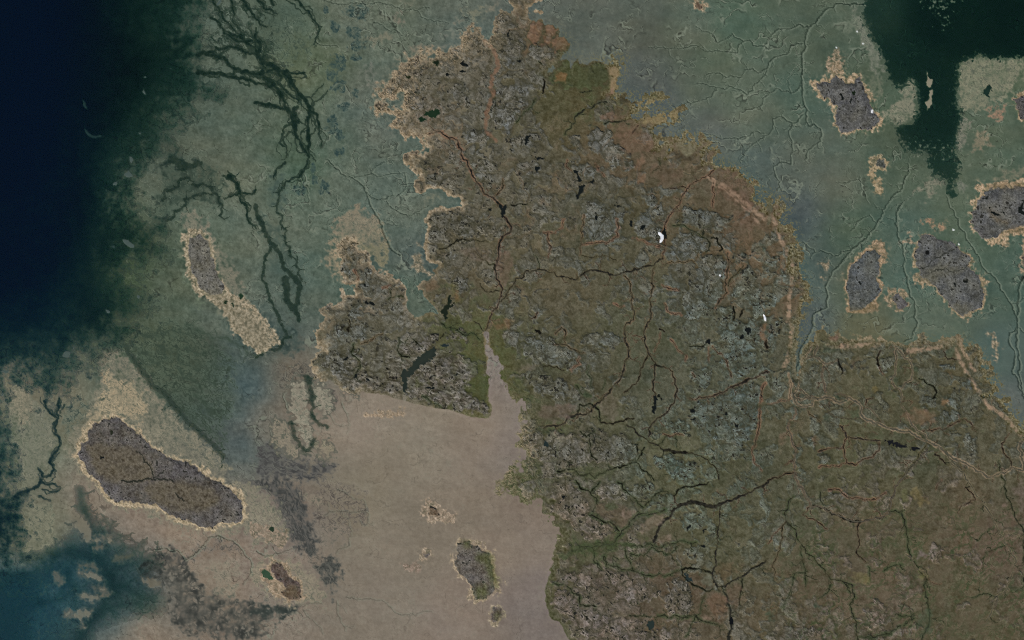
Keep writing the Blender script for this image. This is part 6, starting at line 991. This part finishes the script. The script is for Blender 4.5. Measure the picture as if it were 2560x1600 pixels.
# ---------------------------------------------------------------- ponds and lakes, snow, drift ice
def pond(name, label, outlines, c=C(30, 33, 28), group='ponds and lakes', cat='pond', rag=1.0, z=None):
    rid = reg(name, 'pond_water', label, cat, None, group)
    for s in outlines if isinstance(outlines, (list, tuple)) else [outlines]:
        w, d = sdf(s, 14)
        d = d - .7 + (n12[w] * 4.2 + n6[w] * 3.2) * rag
        on = d > -0.4
        if not on.any(): continue
        m = ss(-1.6, 0.8, d)
        mix(w, m, c)
        lev = np.percentile(Z[w][on], 25) - 0.5 if z is None else z
        lev = max(lev, 0.6)
        Z[w] = np.where(on, lev, Z[w])
        own[w] = np.where(on, rid, own[w])
GRN = C(34, 50, 32); DK = C(30, 33, 28); TL = C(44, 52, 48)
POOLS = [
 ("@10 1575,1090 1640,1040 1730,1030 1745,1070 1700,1112 1640,1112", 'dark green oval pond near the beige western shore', GRN), ("@10 1515,1120 1560,1105 1615,1130 1580,1150", 'small green pond just below the dark green oval pond', GRN),
 ("@10 1655,590 1700,568 1745,600 1700,622", 'small dark green pond among the shingle in the northwest', C(36,44,28)), ("@10 1915,590 1990,595 2015,620 1950,635", 'dark pond east of the rusty shingle knoll', DK), ("@10 1895,665 2015,680 1960,695", 'thin dark pond below the northern shingle ponds', DK), ("@10 1790,700 1830,690 1810,725", 'tiny dark pond beside the thin dark pond', DK),
 ("@10 1430,715 1480,715 1470,745 1430,745", 'small green pool in the northwest shingle', C(44,50,30)),
 ("@10 2370,290 2395,285 2390,370 2372,375", 'upright dark pond on the northern outcrop', DK),
 ("@20 115,1300 150,1265 165,1320 135,1375 115,1340", 'crooked black pond on the grey northern outcrop', DK), ("@20 220,1475 325,1490 @21 260,0 @20 240,1512", 'flat black pond below the crooked one', DK), ("@21 215,60 262,50 245,122 212,122", 'upright black pond under the flat one', DK), ("@20 55,575 95,572 90,590 60,588", 'tiny black pond at the foot of the northern ridge', DK),
 ("@21 640,250 685,230 665,310 615,372 598,352", 'black slanting lake below the stream fork', DK), ("@21 575,105 622,108 655,190 630,205 618,150", 'black bent pond above the stream fork', DK), ("@21 700,208 785,185 795,200 710,224", 'thin black pond right of the stream fork', DK),
 ("@21 935,430 1000,416 1065,450 1035,455 990,436", 'thin arched black pond on the grey outcrop', DK), ("@21 1195,640 1255,598 1262,645 1232,672 1208,664", 'black branched pond inside the blue grey outcrop', DK), ("@21 1418,700 1440,635 1465,720 1430,745", 'black pond right beside the largest snow patch', DK), ("@21 780,490 800,500 810,560 790,575", 'small black pond on the outcrop left of the arched pond', DK), ("@21 1115,575 1140,560 1135,630 1120,625", 'thin upright black pond beside the blue grey outcrop', DK),
 ("@11 2262,370 2310,435 2375,428 2362,500 2330,545 2308,470", 'wedge shaped black pond where three streams meet', DK), ("@11 1740,1430 1795,1370 1825,1270 1855,1330 1835,1375 1885,1335 1815,1430 1795,1530 1770,1470", 'dark green branching lake at the head of the inlet', C(34,40,26)),
 ("@11 995,1352 1080,1335 1155,1372 1110,1378 1060,1362", 'thin black curved pond on the western peninsula', DK), ("@11 1008,1155 1035,1170 1030,1195 1012,1180", 'tiny black pond on the bluish peninsula outcrop', DK), ("@11 1078,1190 1098,1190 1092,1225 1080,1220", 'second tiny black pond on the bluish peninsula outcrop', DK), ("@11 2195,455 2225,450 2215,482 2198,478", 'small round black pond west of the wedge shaped pond', DK),
 ("@12 1640,268 1745,262 1685,300 1705,350 1600,400 1500,480 1492,522 1430,532 1425,650 1388,695 1382,560 1362,510 1400,450 1430,470 1462,440 1510,370", 'long crooked dark lake in the southwestern rock', C(44,50,42)), ("@12 1725,240 1810,218 1832,250 1790,255", 'small dark pond at the tip of the long crooked lake', TL),
 ("@12 818,382 860,350 905,343 855,380 825,398", 'small wedge shaped pond on the southwestern rock', DK), ("@12 925,522 960,498 958,552 918,552", 'small square black pond on the southwestern rock', DK), ("@12 1042,548 1092,570 1062,592 1042,582", 'small black pond right of the square one', DK), ("@12 1848,512 1915,508 1880,532", 'small dark pond in the grooved lilac rock', DK), ("@12 1595,632 1690,640 1650,658", 'thin dark pond low in the grooved lilac rock', DK),
 ("@22 1825,200 1870,183 1878,215 1850,232", 'small black pond on the stream west of the eastern snow patch', DK), ("@22 2198,70 2240,58 2262,110 2222,142", 'black pond southwest of the eastern snow patch', DK), ("@22 2155,150 2190,140 2180,172 2158,170", 'small black pond below the pond southwest of the snow', DK), ("@22 1685,862 1702,825 1735,860 1692,878", 'triangular black pond on the bluish southern outcrop', DK), ("@22 2092,980 2120,975 2135,1000 2110,1015", 'small black pond in the middle of the bluish outcrop', DK), ("@22 1685,935 1735,922 1725,945 1690,945", 'flat black pond below the triangular one', DK),
 ("@22 1315,885 1318,830 1350,790 1365,800 1350,870", 'lower black hook of the ring shaped pond', DK), ("@22 1335,730 1390,703 1425,740 1410,770 1395,730 1350,750 1360,800 1338,790", 'upper black arc of the ring shaped pond', DK), ("@22 285,1130 320,1135 355,1190 335,1215 308,1180", 'dark pond in the lilac rock near the mud bay', TL), ("@22 2005,880 2025,875 2030,895 2010,898", 'tiny black pond left of the middle bluish pond', DK),
 ("@32 1085,1132 1180,1142 1330,1192 1250,1208 1160,1182", 'long black lake on the eastern tundra', C(32,32,30)), ("@32 1372,1188 1445,1218 1385,1238 1338,1222", 'small black lake at the end of the long black one', C(32,32,30)),
 ("@23 1275,1340 1330,1308 1360,1380 1312,1412 1278,1380", 'dark teal lake near the bottom edge', C(44,52,46)), ("@23 1793,470 1832,458 1810,505", 'small dark pond on the greenish southern outcrop', DK), ("@23 1752,602 1842,628 1800,638", 'thin black pond below the greenish outcrop', DK), ("@23 1615,868 1705,940 1695,975 1640,932", 'slanting grey pond beside the green stream', TL), ("@23 570,1035 685,1088 630,1085", 'thin black pond on the southern lilac rock', DK), ("@23 2045,1310 2080,1282 2095,1335 2062,1375", 'black bog pool on the southern river', C(24,26,18)), ("@23 1640,450 1690,410 1680,450 1650,480", 'crooked dark pond on the greenish southern outcrop', DK), ("@23 455,145 525,155 490,172", 'thin black pond near the green shore', DK),
 ("@33 1055,1262 1092,1290 1062,1292", 'tiny brown pond on the pale southern patch', C(48,42,32)),
 ("@30 2005,892 2088,785 2118,845 2082,888 2105,935 2065,900", 'dark green tidal pool east of the sound', C(36,54,44)), ("@30 788,882 820,845 826,890 802,912", 'dark green pond in the butterfly shaped island', C(34,42,26)), ("@30 770,960 785,900 795,930 782,965", 'thin dark pond below the green one on the butterfly shaped island', DK), ("@30 680,870 705,920 720,935 700,940", 'small black pond on the western wing of the butterfly shaped island', DK),
 ("@31 1480,858 1522,856 1512,902 1478,892", 'black pond on the upper lobe of the two lobed island', C(34,34,30)), ("@31 1838,1130 1880,1122 1884,1160 1848,1162", 'round black pond on the lower lobe of the two lobed island', C(34,36,28)), ("@31 1760,1150 1780,1180 1770,1200 1755,1180", 'tiny black pond beside the round one on the lower lobe', DK), ("@31 856,1148 892,1148 892,1192 862,1186", 'small round black pond on the oval island', DK),
 ("@31 2090,440 2112,480 2150,500 2205,530 2125,524 2088,480", 'curved black lake on the large eastern island', DK), ("@31 2170,408 2200,450 2245,522 2212,494", 'thin slanting black lake right of the curved one', DK), ("@31 2352,470 2390,400 2435,380 2400,450 2419,520 2385,510", 'black lake at the right edge on the large eastern island', DK), ("@31 2040,355 2085,340 2080,372 2060,375", 'small black pond near the tip of the large eastern island', DK),
 ("@01 2108,1330 2142,1318 2152,1360 2110,1362", 'small green pond on the sandy tail of the long island', C(42,58,40)), ("@01 2252,1265 2285,1258 2295,1310 2265,1312", 'second green pond off the long island', C(44,64,46)), ("@01 2185,1345 2205,1350 2210,1385 2192,1380", 'tiny green pond between the two on the sandy tail', C(50,66,50)),
 ("@13 128,430 168,438 174,480 133,478", 'small green pond on the pinkish shingle bank', C(52,66,50)), ("@13 50,870 85,828 120,880 165,930 120,950 60,900", 'green pool beside the brown cored islet', C(62,80,60)),
 ("@02 932,1240 952,1290 985,1290 962,1322 938,1290", 'black pond in the brown meadow of the southwestern island', DK), ("@02 1045,1040 1075,1035 1080,1065 1060,1095 1040,1070", 'small dark pond near the northern tip of the southwestern island', C(46,48,36)),
]
for s, lab, c in POOLS:
    pond('pond' if 'lake' not in lab else 'lake', lab, s, c, cat='lake' if 'lake' in lab else 'pond')

def snow(label, s, h=6.0, cat='snow patch', name='snow_patch', c=C(252, 252, 250), mat='snow', group='snow patches lying in hollows'):
    rid = reg(name, mat, label, cat, None, group)
    w, d = sdf(s, 12)
    d = d + n4[w] * .6
    on = d > -1.0
    mix(w, ss(-1.4, 0.2, d), c)
    Z[w] = np.where(on, Z[w].max() * .3 + Z[w] * .7 + 1.5 + h * ss(-1, 6, d), Z[w])
    own[w] = np.where(on, rid, own[w])
snow('bright white curved snow patch beside the black pond', "@21 1378,690 1395,685 1415,700 1432,712 1432,740 1415,775 1390,782 1400,755 1408,725 1390,712")
snow('slim white snow patch near the eastern shore', "@21 2372,1458 2390,1468 2398,1500 @22 2395,12 2385,2 @21 2380,1490")
snow('tiny white snow patch on the edge of the butterfly shaped island', "@30 974,1052 984,1036 992,1040 988,1066 978,1072", 3)
snow('tiny white snow spot on the grooved eastern outcrop', "@21 1956,1084 1970,1084 1970,1096 1956,1096", 3)
for s, lab in (("@31 1745,652 1760,655 1758,668 1744,664", 'white ice block on the flat above the two lobed island'), ("@31 1797,788 1810,790 1808,802 1797,800", 'white ice block by the right shore of the two lobed island'), ("@30 834,292 846,292 846,304 834,304", 'white ice block on the reef above the butterfly shaped island'), ("@30 892,406 904,406 904,418 892,418", 'white ice block near the edge of the sound'), ("@30 640,445 650,445 650,455 640,455", 'white ice block on the tip of the tan sand mound')):
    snow(lab, s, 2, 'ice block', 'ice_block', C(205, 210, 208), 'snow', 'stranded ice blocks')
Z = Z.astype(f32)
# edges of all the ground covers are a little crisper than the brushes that laid them
def box(a, r):
    for ax in (0, 1):
        p = np.pad(a, [(r + 1, r) if k == ax else (0, 0) for k in range(3)], mode='edge').cumsum(ax, dtype=np.float64)
        n = a.shape[ax]
        a = ((p.take(range(2 * r + 1, 2 * r + 1 + n), ax) - p.take(range(0, n), ax)) / (2 * r + 1)).astype(f32)
    return a
lc = col - box(col, 5)
col += np.clip(lc * .36, -15, 15) * (col.mean(2) < 190)[..., None]
# ---------------------------------------------------------------- materials
def ground_mat(name, rough, spec, nscale, namp, bump):
    m = bpy.data.materials.new(name); m.use_nodes = True
    nt = m.node_tree; N = nt.nodes; Lk = nt.links
    b = N['Principled BSDF']; b.inputs['Roughness'].default_value = rough; b.inputs['Specular IOR Level'].default_value = spec
    at = N.new('ShaderNodeAttribute'); at.attribute_name = 'ground_colour'
    tc = N.new('ShaderNodeTexCoord')
    no = N.new('ShaderNodeTexNoise'); no.inputs['Scale'].default_value = nscale; no.inputs['Detail'].default_value = 4
    Lk.new(tc.outputs['Object'], no.inputs['Vector'])
    mr = N.new('ShaderNodeMapRange'); mr.inputs['From Min'].default_value = 0.25; mr.inputs['From Max'].default_value = 0.75
    mr.inputs['To Min'].default_value = 1 - namp; mr.inputs['To Max'].default_value = 1 + namp
    Lk.new(no.outputs['Fac'], mr.inputs['Value'])
    mx = N.new('ShaderNodeVectorMath'); mx.operation = 'SCALE'
    Lk.new(at.outputs['Color'], mx.inputs[0]); Lk.new(mr.outputs['Result'], mx.inputs['Scale'])
    Lk.new(mx.outputs['Vector'], b.inputs['Base Color'])
    if bump:
        bp = N.new('ShaderNodeBump'); bp.inputs['Strength'].default_value = 0.5; bp.inputs['Distance'].default_value = bump
        Lk.new(no.outputs['Fac'], bp.inputs['Height']); Lk.new(bp.outputs['Normal'], b.inputs['Normal'])
    return m
MAT = {
 'mud': ground_mat('wet_mud', 0.8, 0.1, 0.012, 0.05, 0.0), 'tundra': ground_mat('tundra', 0.95, 0.05, 0.025, 0.12, 1.5),
 'rock': ground_mat('bare_rock', 0.9, 0.1, 0.03, 0.14, 2.5), 'sand': ground_mat('shingle', 0.95, 0.05, 0.03, 0.10, 1.0),
 'stream_bed': ground_mat('stream_bed', 0.7, 0.15, 0.03, 0.08, 0.0), 'pond_water': ground_mat('pond_water', 0.12, 0.25, 0.01, 0.04, 0.0), 'snow': ground_mat('snow', 0.6, 0.2, 0.03, 0.03, 1.0)}

# ---------------------------------------------------------------- objects: every land unit is cut out of the survey grid
lin = np.clip(col, 3, 254) / 255.0
lin = np.where(lin <= 0.04045, lin / 12.92, ((lin + 0.055) / 1.055) ** 2.4)
lin = np.clip(lin / LIGHT_GAIN, 0.004, 0.92).astype(f32)
PX = ((X - W_PX / 2) * M_PX).astype(f32); PY = ((H_PX / 2 - Y) * M_PX).astype(f32)
def clean(ids):
    """Cells of each unit; lone cells go back to a neighbour so that no unit is crumbs."""
    c = ids[:-1, :-1].copy()
    for _ in range(3):
        up = np.roll(c, 1, 0); dn = np.roll(c, -1, 0); lf = np.roll(c, 1, 1); rt = np.roll(c, -1, 1)
        same = (up == c).astype(np.int8) + (dn == c) + (lf == c) + (rt == c)
        lone = same <= 1
        pick = np.where(up == dn, up, np.where(lf == rt, lf, up))
        c = np.where(lone, pick, c)
    return c
cells = clean(own)
def components(mask):
    """4-connected parts of a boolean window by label spreading."""
    lab = np.where(mask, np.arange(1, mask.size + 1).reshape(mask.shape), 0)
    while True:
        n = lab.copy()
        n[1:] = np.maximum(n[1:], lab[:-1]); n[:-1] = np.maximum(n[:-1], lab[1:]); n[:, 1:] = np.maximum(n[:, 1:], lab[:, :-1]); n[:, :-1] = np.maximum(n[:, :-1], lab[:, 1:])
        n = np.where(mask, n, 0)
        if (n == lab).all(): return lab
        lab = n
flat = cells.ravel()
order = np.argsort(flat, kind='stable'); bounds = np.searchsorted(flat[order], np.arange(len(REG) + 1))
# every unit is one connected piece: crumbs go back to what lies round them, larger second pieces become parts of their own
for rid in range(len(REG)):
    r = REG[rid]
    multi = r['name'] in ('meadow', 'beach', 'rock_plateau')
    if not multi and r['name'] not in ('pond', 'lake', 'shoal', 'snow_patch', 'ice_block', 'rock_outcrop'): continue
    sel = np.flatnonzero(cells.ravel() == rid)
    if len(sel) < 2: continue
    j, i = np.divmod(sel, NX - 1)
    w = np.s_[max(j.min() - 1, 0):j.max() + 2, max(i.min() - 1, 0):i.max() + 2]
    m = cells[w] == rid
    lab = components(m)
    v, n = np.unique(lab[lab > 0], return_counts=True)
    if len(v) == 1: continue
    k = n.argsort()[::-1]
    for q in k[1:]:
        piece = lab == v[q]
        if multi and n[q] >= 40:
            cells[w][piece] = reg(r['name'], r['mat'], parent=r['parent'])
            continue
        ring = np.zeros(piece.shape, bool)
        ring[1:] |= piece[:-1]; ring[:-1] |= piece[1:]; ring[:, 1:] |= piece[:, :-1]; ring[:, :-1] |= piece[:, 1:]
        near = cells[w][ring & ~piece]; near = near[near != rid]
        cells[w][piece] = np.bincount(near).argmax() if len(near) else FLAT
flat = cells.ravel()
order = np.argsort(flat, kind='stable'); bounds = np.searchsorted(flat[order], np.arange(len(REG) + 1))
VX, VY, VZ = PX.ravel(), PY.ravel(), Z.ravel()
LC4 = np.concatenate([lin.reshape(-1, 3), np.ones((NX * NY, 1), f32)], 1)
def cut(rid, origin):
    sel = order[bounds[rid]:bounds[rid + 1]]
    if len(sel) == 0: return None
    j, i = np.divmod(sel, NX - 1)
    v = j * NX + i
    q = np.stack([v, v + NX, v + NX + 1, v + 1], 1)      # counter-clockwise seen from above (y runs down)
    vs, inv = np.unique(q, return_inverse=True)
    inv = inv.reshape(q.shape).astype(np.int32)
    me = bpy.data.meshes.new(REG[rid]['name'])
    me.vertices.add(len(vs)); me.loops.add(inv.size); me.polygons.add(len(inv))
    co = np.stack([VX[vs] - origin[0], VY[vs] - origin[1], VZ[vs] - origin[2]], 1).astype(f32)
    me.vertices.foreach_set('co', co.ravel())
    me.loops.foreach_set('vertex_index', inv.ravel())
    me.polygons.foreach_set('loop_start', np.arange(0, inv.size, 4, dtype=np.int32))
    me.polygons.foreach_set('use_smooth', np.ones(len(inv), bool))
    a = me.attributes.new('ground_colour', 'FLOAT_COLOR', 'POINT')
    a.data.foreach_set('color', LC4[vs].ravel())
    me.update()
    me.materials.append(MAT[REG[rid]['mat']])
    return me
OB = {}
def centre(rids):
    s = np.concatenate([order[bounds[r]:bounds[r + 1]] for r in rids])
    if len(s) == 0: return None
    j, i = np.divmod(s, NX - 1); v = j * NX + i
    return (float(VX[v].mean()), float(VY[v].mean()), 0.0)
for rid, r in enumerate(REG):
    kids = [k for k, q in enumerate(REG) if q['parent'] == rid]
    if r['parent'] is None:
        o0 = (0.0, 0.0, 0.0) if r['kind'] == 'structure' else centre([rid] + kids)
        if o0 is None: continue
        me = cut(rid, o0) if r['mat'] else None
        if r['mat'] and me is None: continue
        ob = bpy.data.objects.new(r['name'], me)
        ob.location = o0
    else:
        par = OB.get(r['parent'])
        if par is None: continue
        me = cut(rid, tuple(par.location))
        if me is None: continue
        ob = bpy.data.objects.new(r['name'], me); ob.parent = par
    SC.collection.objects.link(ob); OB[rid] = ob
    for k in ('label', 'category', 'kind', 'group'):
        if r[k]: ob[k] = r[k]

# ---------------------------------------------------------------- the sea: a body of clear water up to mean tide level
hw = 56000.0
verts = [(-hw, -hw, 0), (hw, -hw, 0), (hw, hw, 0), (-hw, hw, 0), (-hw, -hw, -80), (hw, -hw, -80), (hw, hw, -80), (-hw, hw, -80)]
faces = [(0, 1, 2, 3), (7, 6, 5, 4), (0, 4, 5, 1), (1, 5, 6, 2), (2, 6, 7, 3), (3, 7, 4, 0)]
me = bpy.data.meshes.new('sea'); me.from_pydata(verts, [], faces); me.update()
sea = bpy.data.objects.new('sea', me); SC.collection.objects.link(sea)
sea['label'] = 'clear green to navy sea off the western and northern flats'; sea['category'] = 'sea'; sea['kind'] = 'structure'
m = bpy.data.materials.new('sea_water'); m.use_nodes = True
nt = m.node_tree; N = nt.nodes; Lk = nt.links
for n in list(N): N.remove(n)
out = N.new('ShaderNodeOutputMaterial'); tr = N.new('ShaderNodeBsdfTransparent'); gl = N.new('ShaderNodeBsdfGlossy'); mixs = N.new('ShaderNodeMixShader'); fr = N.new('ShaderNodeFresnel')
fr.inputs['IOR'].default_value = 1.34; gl.inputs['Roughness'].default_value = 0.12
tc = N.new('ShaderNodeTexCoord'); nz = N.new('ShaderNodeTexNoise'); nz.inputs['Scale'].default_value = 0.02; nz.inputs['Detail'].default_value = 5
bp = N.new('ShaderNodeBump'); bp.inputs['Strength'].default_value = 0.15; bp.inputs['Distance'].default_value = 1.0
Lk.new(tc.outputs['Object'], nz.inputs['Vector']); Lk.new(nz.outputs['Fac'], bp.inputs['Height']); Lk.new(bp.outputs['Normal'], gl.inputs['Normal'])
Lk.new(fr.outputs['Fac'], mixs.inputs['Fac']); Lk.new(tr.outputs['BSDF'], mixs.inputs[1]); Lk.new(gl.outputs['BSDF'], mixs.inputs[2]); 
df = N.new('ShaderNodeBsdfDiffuse'); df.inputs['Color'].default_value = (0.0005, 0.0042, 0.0120, 1.0)      # light sent back by the water itself
sx = N.new('ShaderNodeSeparateXYZ'); Lk.new(tc.outputs['Object'], sx.inputs['Vector'])
rp = N.new('ShaderNodeMapRange'); rp.interpolation_type = 'SMOOTHSTEP'; rp.inputs['From Min'].default_value = -9000.0; rp.inputs['From Max'].default_value = -12000.0
Lk.new(sx.outputs['X'], rp.inputs['Value'])
cm = N.new('ShaderNodeMix'); cm.data_type = 'RGBA'                                  # green coastal water, blue ocean water farther out
cm.inputs['A'].default_value = (0.0010, 0.0030, 0.0036, 1.0); cm.inputs['B'].default_value = (0.0005, 0.0042, 0.0125, 1.0)
Lk.new(rp.outputs['Result'], cm.inputs['Factor']); Lk.new(cm.outputs['Result'], df.inputs['Color'])
ad = N.new('ShaderNodeAddShader'); Lk.new(mixs.outputs['Shader'], ad.inputs[0]); Lk.new(df.outputs['BSDF'], ad.inputs[1]); Lk.new(ad.outputs['Shader'], out.inputs['Surface'])
ab = N.new('ShaderNodeVolumeAbsorption'); ab.inputs['Color'].default_value = (0.0, 0.39, 0.31, 1.0); ab.inputs['Density'].default_value = 0.215
Lk.new(ab.outputs['Volume'], out.inputs['Volume'])
me.materials.append(m)
